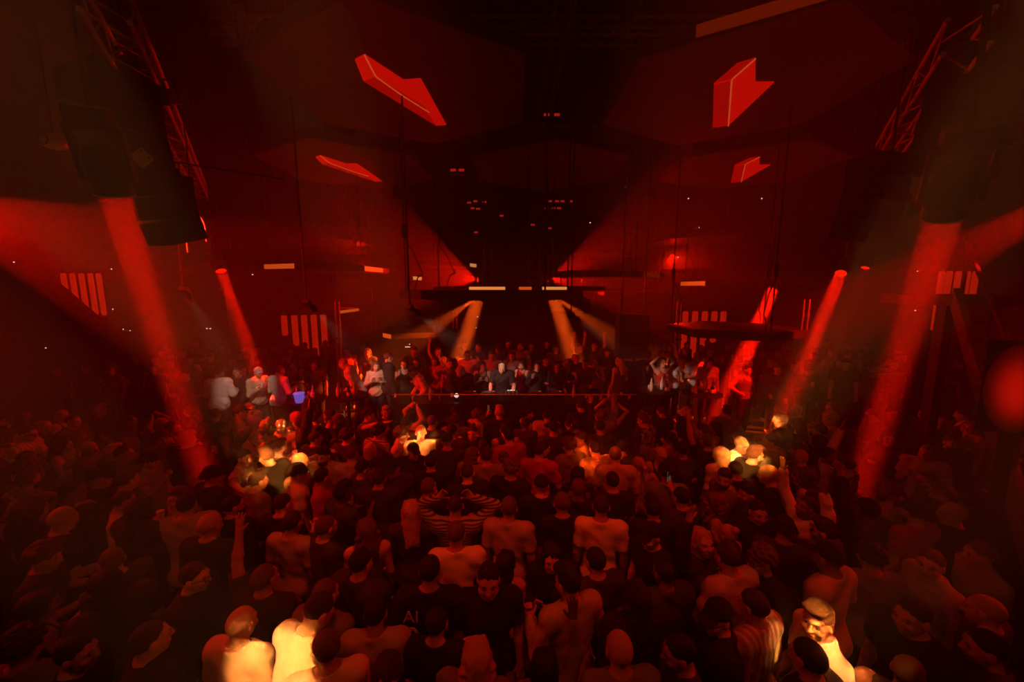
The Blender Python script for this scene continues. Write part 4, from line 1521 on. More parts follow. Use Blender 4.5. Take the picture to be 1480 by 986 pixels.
for i, x in enumerate((-1.75, -1.3, 1.35, 1.6, 2.1, 2.4)):
    bottle((x, 8.05 + .1 * (i % 3), 1.601), 'bottle standing on the DJ booth desk', 'bottles on the booth', i % 2 == 0)
for i, x in enumerate((-2.1, -1.55, 1.9, 2.25, 2.5)):
    glass((x, 8.0 + .12 * (i % 2), 1.601), 'tumbler with straw on the DJ booth desk', 'glasses on the booth')
c = (-1.18, 8.0, 1.601)
t = thing('desk_lamp', 'small round white lamp on the booth desk by the bending guest', 'lamp', c)
MB().tube((0, 0, 0), (0, 0, .03), .04, .04, 12).build('foot', M_BLACK, t)
MB().tube((0, 0, .03), (0, 0, .07), .01, .01, 8).build('stem', M_BLACK, t)
MB().lathe([(.02, .07), (.05, .1), (.05, .13), (.02, .16)], 14).build('globe', M_LED, t, True)


def bar_table(px, d, label, nb, where, violet=False):
    q = P(px, 578, d)
    z0 = SIDE if abs(q.x) > 4.7 else DECK
    h = 1.05
    t = thing('bar_table', label, 'table', (q.x, d, z0), group='bar tables on the deck')
    MB().lathe([(.42, h - .04), (.42, h)], 20).build('table_top', M_BLACK, t)
    MB().tube((0, 0, .03), (0, 0, h - .04), .04, .04, 10).build('leg', M_DARK, t)
    MB().lathe([(.26, 0), (.25, .03)], 16).build('foot_plate', M_DARK, t)
    for i in range(nb):
        a = .6 + i * 2.3
        r = .14 + .05 * (i % 3)
        pp = (q.x + r * math.cos(a), d + r * math.sin(a), z0 + h + .001)
        if i % 2 == 0:
            bottle(pp, 'bottle on the bar table ' + where, 'bottles ' + where, i % 4 == 0)
        else:
            glass(pp, 'tumbler with straw on the bar table ' + where, 'glasses ' + where)
    if violet:
        t = thing('ice_bucket', 'ice bucket glowing violet on the bar table', 'ice bucket', (q.x - .0, d - .29, z0 + h + .001))
        MB().lathe([(.08, 0), (.11, .2), (.118, .2), (.118, .215)], 18).build('bucket', mat('violet_glow', (.2, .15, .5), .4, emit=(.28, .16, .9), estr=.55), t, True)
        for s in (-1, 1):
            MB().path([(s * .115, 0, .17), (s * .16, 0, .16), (s * .16, 0, .1), (s * .105, 0, .1)], .007, 6).build('handle', M_STEEL, t)


bar_table(443, 8.6, 'bar table carrying a violet glowing ice bucket', 7, 'with the violet bucket', True)
bar_table(503, 8.18, 'bar table with bottles next to the violet bucket table', 7, 'beside the violet bucket table')
bar_table(950, 8.6, 'bar table with bottles below the hanging monitor', 6, 'below the hanging monitor')
bar_table(1014, 8.4, 'bar table with bottles under the low rod platform', 7, 'under the low rod platform')
for px, d in ((487, 10.2), (976, 10.0)):
    q = P(px, 500, d)
    z0 = DECK if abs(q.x) < 4.7 else SIDE
    t = thing('scaffold_post', 'slim double steel post beside the hunched guest' if px < 700 else 'slim double steel post beside the guests with raised arms', 'post', (q.x, d, z0))
    for s in (0, .11):
        MB().tube((s, 0, 0), (s, 0, 3.0), .03, .03, 8).build('pole', M_STEEL, t)
    MB().box((-.08, -.08, 0), (.19, .08, .02)).build('foot_plate', M_DARK, t)
    MB().box((-.03, -.03, 2.0), (.14, .03, 2.06)).build('coupler', M_DARK, t)

# ------------------------------------------------------------------ the people
rnd = random.Random(21)
PLACED = []          # x, y


REFS = [('near the booth', Vector((-.4, 7.6))), ('near the booth end', Vector((2.4, 7.5))), ('near the violet bucket', Vector((-4.5, 7.6))), ('by the side deck', Vector((6.2, 7.4))),
        ('near the embracing friends', PZ(400, 665, 1.6).xy), ('near the brightest light', PZ(1075, 660, 1.6).xy), ('near the amber light', PZ(868, 652, 1.6).xy),
        ('near the striped shirt', PZ(658, 735, 1.6).xy), ('near the lettered t-shirt', PZ(620, 833, 1.6).xy), ('near the plaid shirt', PZ(1116, 918, 1.6).xy),
        ('near the bowing white t-shirt', PZ(388, 925, 1.6).xy), ('by the loudspeaker shaft', PZ(280, 640, 1.4).xy), ('by the staircase shaft', PZ(1262, 640, 1.4).xy),
        ('by the staircase', PZ(1400, 800, 1.6).xy), ('below the loudspeakers', PZ(120, 760, 1.6).xy), ('beyond the loudspeaker shaft', PZ(110, 610, 1.6).xy),
        ('behind the staircase shaft', PZ(1390, 610, 1.6).xy), ('near the bucket hat', PZ(1125, 764, 1.6).xy), ('by the one raised arm', PZ(384, 838, 1.6).xy)]


def where_of(x, y):
    q = Vector((x, y))
    return min(REFS, key=lambda r: (r[1] - q).length)[0]


def on_floor(px, py, face, pose, topk, topc, hair, hairc, skin='tan', extra=(), scale=1.0, mirror=False, label=None):
    p = PZ(px, py, 1.6 * scale)
    for _ in range(6):                       # nobody stands inside a neighbour
        for a, b in PLACED:
            v = Vector((p.x - a, p.y - b))
            if 1e-4 < v.length < .37:
                v = v.normalized() * .37
                p.x, p.y = a + v.x, b + v.y
    PLACED.append((p.x, p.y))
    return person(p.x, p.y, 0, face, pose, topk, topc, hair, hairc, skin, scale, extra, where_of(p.x, p.y), 'dancers on the dance floor', mirror, label)


def on_deck(px, d, face, pose, topk, topc, hair, hairc, skin='tan', extra=(), scale=1.0, mirror=False, label=None, where='behind the booth', z=None):
    q = P(px, 530, d)
    zz = (DECK if -4.7 < q.x < 4.9 else SIDE) if z is None else z
    PLACED.append((q.x, q.y))
    return person(q.x, d, zz, face, pose, topk, topc, hair, hairc, skin, scale, extra, where, 'guests on the deck', mirror, label)


# ---- the DJ and those around him
on_deck(727, 8.78, 176, 'lean_dj', 'tee', 'black', 'bald', 'black', 'pale', ('headphones',), 1.02, label='person in black t-shirt and headphones bending over the decks')
K = on_deck
K(672, 9.0, 165, 'bow', 'jacket', 'black', 'long', 'blond', 'pale', scale=.95, label='person in black jacket bowing low beside the one in headphones')
K(697, 9.15, 190, 'w_clap', 'tank', 'black', 'wavy', 'dark brown', 'pale', scale=.93)
K(755, 9.3, 150, 'w_stand', 'tank', 'charcoal', 'wavy', 'dark brown', 'tan', scale=.92)
K(775, 9.15, 200, 'w_dance', 'long', 'black', 'long', 'black', 'pale', scale=.93)
K(789, 9.5, 165, 'turn', 'tee', 'black', 'crop', 'black', 'tan', scale=.97)
K(804, 9.2, 195, 'w_stand', 'long', 'charcoal', 'long', 'dark brown', 'tan', scale=.93, mirror=True)
K(676, 10.0, 180, 'hips', 'long', 'white', 'crop', 'black', 'brown', scale=1.0, label='person in white shirt, hands on hips, behind the bowing black jacket')
K(711, 9.9, 185, 'stand', 'long', 'beige', 'quiff', 'brown', 'tan')
K(740, 9.9, 170, 'w_stand', 'long', 'charcoal', 'bob', 'brown', 'pale')
K(720, 11.2, 190, 'drink', 'tee', 'charcoal', 'buzz', 'black', 'tan', ('cap',))
K(692, 11.3, 160, 'clap', 'tee', 'black', 'crop', 'black', 'tan')
K(752, 11.0, 185, 'drink', 'jacket', 'grey', 'crop', 'brown', 'tan', ('beard',), 1.04, label='person in grey jacket holding a cup, standing high behind the decks')
K(769, 11.5, 175, 'stand', 'tee', 'black', 'buzz', 'black', 'brown')
K(735, 12.0, 180, 'stand', 'jacket', 'black', 'crop', 'black', 'tan')
K(672, 12.0, 185, 'dance', 'tee', 'black', 'quiff', 'black', 'tan')
K(803, 11.0, 170, 'stand', 'tee', 'charcoal', 'crop', 'black', 'tan')
K(790, 12.1, 185, 'w_stand', 'long', 'black', 'long', 'black', 'tan')
K(822, 9.4, 150, 'w_dance', 'tank', 'black', 'wavy', 'brown', 'pale', scale=.94)
K(831, 9.9, 205, 'w_stand', 'long', 'charcoal', 'long', 'blond', 'pale', scale=.95)
K(846, 9.3, 170, 'hug', 'tee', 'charcoal', 'crop', 'dark brown', 'tan', scale=.95)
K(860, 9.5, 160, 'w_clap', 'tank', 'pale grey', 'long', 'brown', 'pale', scale=.96)
K(838, 11.2, 200, 'raise', 'tee', 'black', 'crop', 'black', 'tan')
K(858, 11.4, 170, 'both_up', 'tee', 'charcoal', 'crop', 'brown', 'tan')
K(876, 10.4, 190, 'dance', 'jacket', 'black', 'crop', 'black', 'tan')
K(896, 9.3, 20, 'w_stand', 'tank', 'charcoal', 'long', 'blond', 'pale', scale=.97, where='below the hanging monitor')
K(916, 9.6, 340, 'stand', 'jacket', 'black', 'crop', 'black', 'tan', where='below the hanging monitor')
K(935, 9.9, 190, 'drink', 'tee', 'black', 'quiff', 'brown', 'tan', where='below the hanging monitor')
K(958, 9.2, 200, 'w_both', 'tank', 'red', 'long', 'brown', 'pale', scale=.97, label='person in red sleeveless top, elbows over head, beside the steel post')
K(972, 9.5, 165, 'w_raise', 'tank', 'white', 'wavy', 'brown', 'pale', scale=.96, label='person in white sleeveless top, one arm raised, beside the steel post')
K(657, 9.35, 170, 'stand', 'tee', 'red', 'crop', 'brown', 'tan', scale=.95)
K(648, 9.2, 235, 'hug', 'tank', 'beige', 'quiff', 'brown', 'pale', scale=.97, label='person in beige sleeveless top stretching an arm round a friend behind the booth')
K(634, 10.4, 190, 'w_raise', 'tank', 'red', 'long', 'brown', 'pale')
K(630, 9.6, 160, 'w_stand', 'long', 'charcoal', 'wavy', 'dark brown', 'tan', scale=.95)
K(616, 8.75, 120, 'bow', 'long', 'white', 'crop', 'dark brown', 'tan', scale=.98, label='person in white shirt bending over the end of the booth')
K(602, 9.4, 175, 'w_clap', 'long', 'black', 'bob', 'black', 'pale', scale=.96, where='beside the booth')
K(600, 10.2, 185, 'stand', 'tee', 'black', 'quiff', 'brown', 'tan', scale=1.04, where='beside the booth')
K(584, 9.2, 200, 'w_dance', 'tank', 'black', 'wavy', 'dark brown', 'pale', scale=.96, where='beside the booth')
K(560, 9.1, 305, 'stand', 'jacket', 'black', 'crop', 'brown', 'tan', scale=1.06, label='person in large black jacket turned sideways beside the booth')
K(543, 9.0, 200, 'w_clap', 'long', 'beige', 'bob', 'brown', 'pale', scale=.95, where='beside the booth')
K(519, 9.0, 100, 'bow', 'long', 'white', 'crop', 'grey', 'pale', scale=1.04, label='hunched person in white shirt by the double steel post')
K(533, 10.4, 185, 'w_stand', 'tee', 'charcoal', 'long', 'brown', 'tan', where='beside the booth')
K(503, 10.6, 190, 'stand', 'tee', 'red', 'crop', 'black', 'tan', where='beside the booth')
W = 'on the side deck'
K(312, 8.5, 8, 'dance', 'jacket', 'white', 'crop', 'black', 'tan', scale=1.02, label='person in white jacket seen from behind on the side deck')
K(343, 8.9, 200, 'stand', 'tee', 'black', 'crop', 'black', 'tan', where=W)
K(371, 8.8, 250, 'drink', 'long', 'beige', 'buzz', 'black', 'tan', ('cap', 'pale_cap'), where=W)
K(399, 8.7, 340, 'dance', 'long', 'white', 'crop', 'brown', 'tan', scale=1.03, label='person in white shirt seen from behind next to the violet bucket table')
K(338, 10.2, 185, 'turn', 'tee', 'charcoal', 'quiff', 'brown', 'tan', where=W)
K(290, 9.6, 170, 'w_stand', 'long', 'black', 'long', 'black', 'tan', where=W)
K(268, 8.6, 200, 'dance', 'tee', 'black', 'crop', 'black', 'tan', where=W)
K(428, 9.8, 170, 'w_dance', 'tank', 'black', 'wavy', 'black', 'tan', where=W)
K(455, 9.6, 195, 'stand', 'tee', 'charcoal', 'crop', 'black', 'brown', where=W)
K(1222, 9.4, 150, 'stand', 'tee', 'black', 'quiff', 'dark brown', 'pale', scale=1.05, label='person in black t-shirt standing on the side deck past the slim red shaft')
K(1262, 9.3, 210, 'point', 'tee', 'charcoal', 'crop', 'black', 'tan', where=W)
K(1190, 9.8, 170, 'stand', 'tee', 'black', 'bald', 'black', 'tan', where=W)
K(1168, 9.0, 190, 'drink', 'jacket', 'black', 'curly', 'brown', 'tan', where=W)
K(1124, 9.2, 160, 'w_stand', 'long', 'charcoal', 'bun', 'black', 'pale', where=W)
K(1078, 9.1, 200, 'hips', 'tank', 'grey', 'crop', 'black', 'tan', where=W)
K(1024, 9.0, 170, 'w_stand', 'long', 'black', 'long', 'black', 'tan', where=W)
K(1005, 9.6, 190, 'dance', 'tee', 'white', 'crop', 'brown', 'tan', where=W)
K(1290, 9.8, 170, 'stand', 'jacket', 'black', 'crop', 'black', 'tan', where=W)

# ---- dancers one can pick out on the floor
D = on_floor
D(347, 664, 285, 'hug', 'tee', 'beige', 'crop', 'black', 'pale', label='person in beige t-shirt stretching an arm round friends in the warm light')
D(393, 662, 80, 'dance', 'tee', 'black', 'quiff', 'brown', 'pale', scale=1.03, label='person in black t-shirt between two beige t-shirts in the warm light')
D(424, 669, 280, 'hug', 'tee', 'beige', 'buzz', 'blond', 'pale', mirror=True, label='person in beige t-shirt with one arm out, beyond the black t-shirt in warm light')
D(451, 664, 172, 'stand', 'long', 'pale grey', 'quiff', 'black', 'tan', ('beard',), label='person in pale grey shirt facing the balcony beside the warm light')
D(410, 615, 175, 'dance', 'tee', 'beige', 'bald', 'brown', 'pale')
D(359, 592, 260, 'stand', 'jacket', 'white', 'crop', 'brown', 'pale')
D(608, 628, 10, 'stand', 'tee', 'beige', 'bald', 'brown', 'pale', scale=1.03, label='person in beige t-shirt seen from behind in the small warm light')
D(590, 631, 270, 'w_stand', 'long', 'beige', 'curly', 'brown', 'pale')
D(464, 692, 290, 'turn', 'tee', 'red', 'crop', 'black', 'tan')
D(500, 660, 10, 'stand', 'tee', 'pale grey', 'crop', 'brown', 'tan')
D(570, 677, 178, 'stand', 'jacket', 'charcoal', 'crop', 'black', 'tan', ('cap',))
D(623, 672, 20, 'stand', 'jacket', 'black', 'crop', 'black', 'tan')
D(598, 654, 180, 'turn', 'jacket', 'black', 'crop', 'brown', 'tan', ('cap',))
D(552, 692, 5, 'stand', 'jacket', 'charcoal', 'crop', 'dark brown', 'tan')
D(658, 735, 0, 'hands_head', 'long', 'striped', 'buzz', 'dark brown', 'tan', scale=1.03, label='person in striped shirt holding both hands to the head')
D(593, 744, 8, 'w_stand', 'long', 'charcoal', 'long', 'blond', 'pale')
D(530, 772, 20, 'w_stand', 'tank', 'grey', 'wavy', 'brown', 'pale')
D(384, 838, 355, 'raise', 'tee', 'charcoal', 'crop', 'brown', 'tan', mirror=True, label='dancer with one long bare arm raised in the red shaft')
D(466, 768, 330, 'stand', 'tee', 'charcoal', 'crop', 'brown', 'pale')
D(423, 762, 350, 'stand', 'tee', 'pale grey', 'crop', 'dark brown', 'tan')
D(517, 822, 340, 'stand', 'jacket', 'charcoal', 'buzz', 'dark brown', 'pale', ('cap',))
D(465, 868, 345, 'stand', 'tee', 'grey', 'crop', 'brown', 'pale')
ai = D(620, 833, 0, 'stand', 'tee', 'black', 'crop', 'black', 'tan', scale=1.04, label='dancer in black t-shirt with large pale letters across the back')
D(541, 896, 5, 'stand', 'tee', 'pale grey', 'crop', 'black', 'tan', ('glasses',), .98, label='person in pale grey t-shirt and glasses next to the lettered black t-shirt')
D(628, 902, 352, 'stand', 'tee', 'black', 'crop', 'black', 'tan', scale=.95)
D(706, 836, 184, 'stand', 'tee', 'black', 'crop', 'black', 'tan', scale=1.05, label='person in plain black t-shirt facing the balcony, next to the lettered t-shirt')
D(659, 782, 5, 'dance', 'tee', 'white', 'crop', 'brown', 'tan', scale=1.03, label='person in white t-shirt, forearms bent, just behind the striped shirt')
D(735, 740, 350, 'stand', 'tee', 'pale grey', 'crop', 'brown', 'tan', scale=1.04)
D(891, 664, 355, 'dance', 'tee', 'beige', 'crop', 'brown', 'pale', scale=1.05, label='person in beige t-shirt, forearms bent, in the amber light mid floor')
D(862, 652, 20, 'stand', 'tee', 'beige', 'crop', 'black', 'pale')
D(917, 634, 330, 'w_stand', 'tee', 'grey', 'long', 'dark brown', 'pale')
D(842, 636, 100, 'w_stand', 'tee', 'beige', 'crop', 'brown', 'pale')
D(824, 648, 20, 'w_stand', 'jacket', 'grey', 'curly', 'brown', 'pale')
D(868, 620, 10, 'stand', 'tee', 'grey', 'crop', 'black', 'tan')
D(800, 622, 0, 'stand', 'tee', 'charcoal', 'crop', 'black', 'tan', ('hat',), label='dancer in brimmed hat near the booth')
D(1087, 660, 280, 'stand', 'tee', 'black', 'quiff', 'brown', 'pale', ('glasses', 'beard'), 1.04, label='person in black t-shirt and glasses in the brightest warm light')
D(1053, 662, 10, 'w_stand', 'long', 'white', 'long', 'blond', 'pale', label='person in white long-sleeved shirt in the brightest warm light')
D(1068, 643, 200, 'stand', 'tee', 'white', 'crop', 'blond', 'pale')
D(1029, 645, 20, 'raise', 'tee', 'black', 'crop', 'brown', 'tan', scale=1.04, mirror=True, label='dancer in black t-shirt stretching one arm up near the brightest light')
D(1049, 694, 100, 'turn', 'long', 'grey', 'quiff', 'dark brown', 'tan', ('beard',))
D(1080, 712, 90, 'stand', 'tee', 'charcoal', 'quiff', 'black', 'tan')
D(1092, 739, 176, 'stand', 'jacket', 'black', 'crop', 'black', 'tan')
D(945, 741, 5, 'stand', 'jacket', 'black', 'quiff', 'black', 'tan')
D(869, 738, 350, 'stand', 'tee', 'white', 'buzz', 'dark brown', 'tan', scale=1.05, label='person in white t-shirt standing with arms down mid dance floor')
D(813, 733, 5, 'stand', 'tee', 'black', 'crop', 'brown', 'tan', scale=1.04)
D(886, 700, 0, 'stand', 'tee', 'charcoal', 'crop', 'black', 'tan')
D(965, 690, 350, 'dance', 'tee', 'grey', 'curly', 'black', 'tan')
D(985, 722, 20, 'phone', 'tee', 'charcoal', 'crop', 'black', 'tan')
D(1017, 788, 200, 'w_raise', 'long', 'charcoal', 'long', 'blond', 'pale')
D(864, 818, 20, 'stand', 'tee', 'charcoal', 'crop', 'black', 'tan')
D(829, 855, 25, 'dance', 'long', 'pale grey', 'quiff', 'black', 'tan', scale=1.04, mirror=True, label='person in pale grey shirt, forearms bent, on the rear dance floor')
D(922, 872, 10, 'stand', 'jacket', 'black', 'wavy', 'black', 'tan', scale=1.03)
D(945, 775, 120, 'stand', 'tee', 'black', 'buzz', 'brown', 'pale', ('cap',))
D(1040, 896, 75, 'turn', 'jacket', 'black', 'crop', 'black', 'pale', ('glasses', 'cap'), label='person in black jacket, cap and glasses on the rear dance floor')
D(1105, 812, 95, 'stand', 'jacket', 'black', 'curly', 'brown', 'tan', ('glasses',))
D(1062, 800, 20, 'dance', 'tee', 'pale grey', 'crop', 'dark brown', 'tan', scale=1.05)
D(1186, 900, 80, 'turn', 'tee', 'white', 'quiff', 'brown', 'pale', scale=1.03, label='person in white t-shirt turning the head, lit warm beside the plaid shirt')
D(1178, 955, 20, 'stand', 'tee', 'black', 'crop', 'black', 'tan')
D(1116, 918, 30, 'stand', 'long', 'plaid', 'crop', 'dark brown', 'tan', label='dancer in plaid shirt at the edge of the warm light')
D(1325, 893, 100, 'stand', 'tee', 'black', 'crop', 'black', 'tan', scale=1.05)
D(1348, 818, 80, 'turn', 'long', 'pale grey', 'crop', 'brown', 'pale')
D(1424, 806, 70, 'stand', 'tee', 'pale grey', 'crop', 'brown', 'tan')
D(1262, 812, 350, 'stand', 'tee', 'grey', 'curly', 'black', 'tan')
D(1212, 782, 40, 'stand', 'tee', 'charcoal', 'quiff', 'dark brown', 'pale')
D(1125, 764, 330, 'stand', 'tee', 'charcoal', 'buzz', 'brown', 'tan', ('bucket',))
D(1434, 944, 60, 'stand', 'jacket', 'charcoal', 'crop', 'black', 'tan')
D(1160, 665, 10, 'stand', 'tee', 'charcoal', 'bald', 'brown', 'tan')
D(1340, 655, 130, 'drink', 'tee', 'pale grey', 'crop', 'brown', 'tan')
D(1372, 640, 160, 'stand', 'jacket', 'black', 'crop', 'black', 'tan', ('beard',))
D(342, 912, 350, 'stand', 'tee', 'white', 'bald', 'brown', 'pale', scale=1.0, label='person in white t-shirt standing upright under the strongest rear warm light')
D(388, 925, 330, 'bow', 'tee', 'white', 'crop', 'dark brown', 'pale', scale=1.06, label='person in white t-shirt bowing under the strongest rear warm light')
D(455, 930, 20, 'turn', 'long', 'white', 'crop', 'brown', 'pale', scale=1.0, label='dancer with one white shoulder under the warm light')
D(213, 930, 290, 'turn', 'jacket', 'black', 'buzz', 'dark brown', 'pale', scale=1.03)
D(274, 838, 280, 'stand', 'jacket', 'black', 'crop', 'dark brown', 'pale', ('glasses',))
D(101, 950, 285, 'stand', 'tee', 'black', 'crop', 'black', 'pale')
D(168, 815, 80, 'drink', 'tee', 'charcoal', 'crop', 'brown', 'pale', ('glasses',))
D(33, 945, 10, 'stand', 'tee', 'charcoal', 'curly', 'dark brown', 'tan')
D(48, 812, 300, 'dance', 'tee', 'charcoal', 'curly', 'brown', 'pale')
D(235, 635, 200, 'turn', 'tee', 'striped', 'curly', 'brown', 'pale')
D(215, 668, 270, 'phone', 'tee', 'grey', 'buzz', 'brown', 'pale', ('bucket',))
D(268, 735, 20, 'stand', 'jacket', 'pale grey', 'crop', 'black', 'tan', scale=1.04)
D(985, 612, 0, 'w_raise', 'tank', 'black', 'long', 'dark brown', 'pale')
D(880, 596, 0, 'w_both', 'tank', 'charcoal', 'long', 'dark brown', 'pale', label='person in charcoal sleeveless top, both elbows up, before the booth')

# ---- the rest of the crowd
CELL = .385
TOPC = [('black', 42), ('charcoal', 24), ('grey', 10), ('pale grey', 5), ('white', 4), ('beige', 4), ('red', 3), ('navy', 4), ('striped', 2), ('patterned', 3), ('plaid', 2)]
HM_ = [('crop', 34), ('quiff', 18), ('buzz', 14), ('curly', 10), ('bald', 5), ('wavy', 4)]
HF_ = [('long', 40), ('wavy', 22), ('ponytail', 14), ('bun', 10), ('bob', 14)]
PM_ = [('stand', 30), ('turn', 16), ('dance', 18), ('raise', 4), ('phone', 4), ('drink', 9), ('hug', 5), ('clap', 4), ('point', 2), ('hips', 2), ('both_up', 1.5), ('hands_head', 1)]
PF_ = [('w_stand', 36), ('w_dance', 26), ('w_raise', 7), ('w_both', 3), ('w_clap', 16)]
HC_ = [('black', 32), ('dark brown', 30), ('brown', 22), ('blond', 12), ('grey', 3)]
SK_ = [('pale', 34), ('tan', 44), ('brown', 14), ('deep', 6)]


def pick(tab):
    t = rnd.uniform(0, sum(w for _, w in tab))
    for v, w in tab:
        t -= w
        if t <= 0:
            return v
    return tab[-1][0]


# the dancers leave a gap where the thick red shafts reach the floor
for sa_, sb_ in ((P(166, 281, 3.8), P(287, 660, 5.0)), (P(1364, 311, 3.4), P(1262, 640, 4.9)), (P(1215, 396, 10.0), P(1128, 612, 7.6))):
    for zz in (2.0, 1.6, 1.2, .8, .4, 0):
        q = sa_.lerp(sb_, (sa_.z - zz) / (sa_.z - sb_.z))
        PLACED.append((q.x, q.y))
WARMS = [PZ(a, b, 1.5).xy for a, b in ((400, 676), (606, 640), (868, 660), (1074, 670), (1128, 620), (400, 940), (1190, 930))]
cands = []
tries = 0
while tries < 9000:
    tries += 1
    y = math.sqrt(rnd.uniform(2.1 ** 2, 7.35 ** 2))
    lim = min(11.5, 1.36 * y + .35)
    x = rnd.uniform(-lim, lim)
    if x > 4.0 and (x - 4.3) > .55 * (y - 2.6) and y < 6.6:        # foot of the staircase
        if x > 4.6:
            continue
    dmin = CELL + .10 * rnd.random() + (.12 if abs(x) > 5.5 else 0)
    if any((x - a) ** 2 + (y - b) ** 2 < dmin * dmin for a, b in PLACED):
        continue
    PLACED.append((x, y))
    cands.append((y, x))
cands.sort()
n_named = sum(1 for o in COL.objects if o.name.startswith('person') and o.parent is None)
ROOM_LEFT = 300 - n_named
rest = []
for i, (y, x) in enumerate(cands):
    if i >= ROOM_LEFT:
        rest.append((x, y, 0.0))
        continue
    fem = rnd.random() < .36
    pose = pick(PF_ if fem else PM_)
    to_booth = math.degrees(math.atan2(-(0 - x) * -1 * -1, 8.6 - y)) if False else -math.degrees(math.atan2(0.2 - x, 8.6 - y))
    r = rnd.random()
    face = to_booth * .8 + rnd.uniform(-28, 28)
    if r < .13:
        face += rnd.choice((80, -80)) + rnd.uniform(-15, 15)
    elif r < .22:
        face += 180
    if any((Vector((x, y)) - w).length < .8 for w in WARMS) and pose in ('raise', 'w_raise', 'both_up', 'w_both', 'phone', 'hands_head'):
        pose = 'w_stand' if fem else 'stand'
    topk = ('tank' if rnd.random() < .5 else pick([('tee', 3), ('long', 4)])) if fem else pick([('tee', 58), ('long', 20), ('jacket', 18), ('tank', 4)])
    extra = []
    if not fem:
        if rnd.random() < .09: extra.append('cap')
        elif rnd.random() < .02: extra.append('bucket')
        if rnd.random() < .2: extra.append('beard')
    if rnd.random() < .12: extra.append('glasses')
    sc = rnd.uniform(.9, .97) if fem else rnd.uniform(.96, 1.06)
    o = person(x, y, 0, face, pose, topk, pick(TOPC), pick(HF_ if fem else HM_), pick(HC_), pick(SK_), sc, tuple(extra), where_of(x, y), 'dancers on the dance floor', rnd.random() < .5)

# deep background guests nobody can count
tr = 0
while tr < 500 and len(rest) < 110:
    tr += 1
    y = rnd.uniform(9.0, 13.3); x = rnd.uniform(-11.5, 11.5)
    if abs(x) < 4.4:
        continue
    if any((x - a) ** 2 + (y - b) ** 2 < .3 for a, b in PLACED):
        continue
    PLACED.append((x, y))
    rest.append((x, y, DECK if -4.6 < x < 4.8 else SIDE))
V, Q, MI = [], [], []
lows = []
for pz in ('stand', 'dance', 'w_stand'):
    me, k = make_body(pz, POSES[pz], .027)
    co = np.empty(len(me.vertices) * 3, np.float32); me.vertices.foreach_get('co', co); co = co.reshape(-1, 3)
    qi = np.empty(len(me.polygons) * 4, np.int32)
    if len(me.loops) == qi.size:
        me.loops.foreach_get('vertex_index', qi)
    qi = qi.reshape(-1, 4)
    ctr = co[qi].mean(1)
    mi = np.where(ctr[:, 2] > 1.49, np.where((ctr[:, 1] > .045) & (ctr[:, 2] < 1.69), 0, 1), np.where(ctr[:, 2] > .92, 2, 3))
    arm = (np.abs(ctr[:, 0]) > .22) & (ctr[:, 2] < 1.3) & (ctr[:, 2] > .7)
    mi = np.where(arm, 0, mi)
    lows.append((co, qi, mi))
off = 0
for i, (x, y, z) in enumerate(rest):
    co, qi, mi = lows[i % 3]
    a = rnd.uniform(-.6, .6) + (PI if y > 8.5 else 0)
    s = rnd.uniform(.93, 1.04)
    c, sn = math.cos(a), math.sin(a)
    p = co * s
    V.append(np.stack([p[:, 0] * c - p[:, 1] * sn + x, p[:, 0] * sn + p[:, 1] * c + y, p[:, 2] + z], 1))
    Q.append(qi + off)
    MI.append(np.where(mi == 2, 2 + (i % 3) * 0 + (2 if i % 5 == 0 else 0), mi))
    off += len(p)
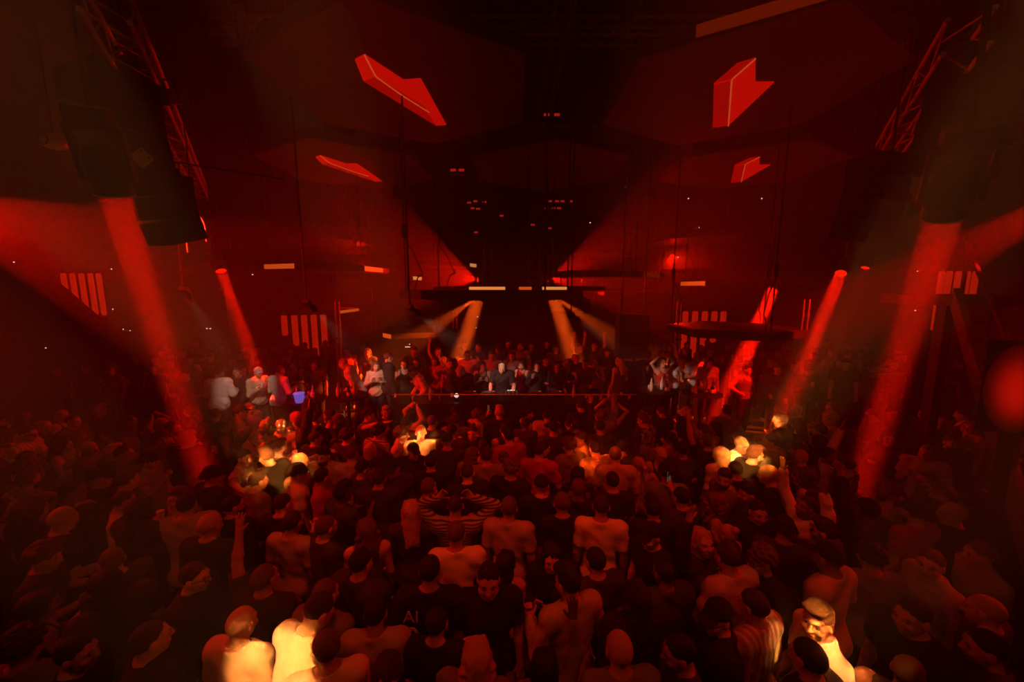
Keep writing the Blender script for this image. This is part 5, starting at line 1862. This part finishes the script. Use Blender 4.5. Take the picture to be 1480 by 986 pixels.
if V:
    V = np.concatenate(V).astype(np.float32); Q = np.concatenate(Q).astype(np.int32); MI = np.concatenate(MI).astype(np.int32)
    me = bpy.data.meshes.new('crowd')
    me.vertices.add(len(V)); me.vertices.foreach_set('co', V.ravel())
    me.loops.add(Q.size); me.loops.foreach_set('vertex_index', Q.ravel())
    me.polygons.add(len(Q)); me.polygons.foreach_set('loop_start', np.arange(0, Q.size, 4, dtype=np.int32))
    me.polygons.foreach_set('use_smooth', np.ones(len(Q), bool))
    for m in (SKIN['tan'], HAIRM['dark brown'], CLOTH['black'], DENIM, CLOTH['grey']):
        me.materials.append(m)
    me.polygons.foreach_set('material_index', MI)
    me.update(calc_edges=True)
    cr = link('crowd', me)
    cr['kind'] = 'stuff'
    tag(cr, 'distant standing guests in the darkness around the deck', 'crowd')

# ---- phones and cups held by people
M_SCREEN = mat('phone_screen', (.05, .05, .06), .2, emit=(1, .55, .45), estr=.06)
for i, (kind, pos, face, lab) in enumerate(PEOPLE):
    if kind == 'phone':
        t = thing('phone', ('dark phone held up by ' + lab.split(',')[0]) if len(lab.split(',')[0].split()) < 12 else 'dark phone held up in a dancer\'s hand', 'phone', pos, (0, 0, math.radians(face)), 'phones held up by dancers')
        MB().box((-.036, .0, -.03), (.036, .009, .12)).build('case', M_PHONE, t)
        MB().box((-.033, -.002, -.026), (.033, -.0005, .116)).build('display', M_SCREEN, t)
    else:
        t = thing('cup', ('clear plastic cup held by ' + lab.split(',')[0]) if len(lab.split(',')[0].split()) < 12 else 'clear plastic cup held in a dancer\'s hand', 'cup', pos, (0, 0, math.radians(face)), 'cups held by dancers')
        MB().lathe([(.028, -.05), (.03, -.045), (.037, .06)], 14).build('beaker', M_CUP, t, True)
        MB().lathe([(.038, .058), (.04, .06), (.04, .066), (.038, .068)], 14).build('lip', M_CUP, t)

# ---- the pale letters on the black t-shirt
def shirt_text(par, txt, x, z, size, yb):
    cu = bpy.data.curves.new('letters', 'FONT')
    cu.body = txt
    cu.size = size
    cu.extrude = .003
    tmp = bpy.data.objects.new('letters_tmp', cu)
    COL.objects.link(tmp)
    me = bpy.data.meshes.new_from_object(tmp.evaluated_get(bpy.context.evaluated_depsgraph_get()))
    bpy.data.objects.remove(tmp)
    me.materials.clear(); me.materials.append(CLOTH['white'])
    o = link('printed_letters', me, par, (x, yb, z), (PI / 2, 0, 0))
    return o


shirt_text(ai, 'AI', -.175, 1.33, .135, -.142)
shirt_text(ai, 'S', .10, 1.33, .135, -.142)
shirt_text(ai, '0', -.17, 1.12, .24, -.142)
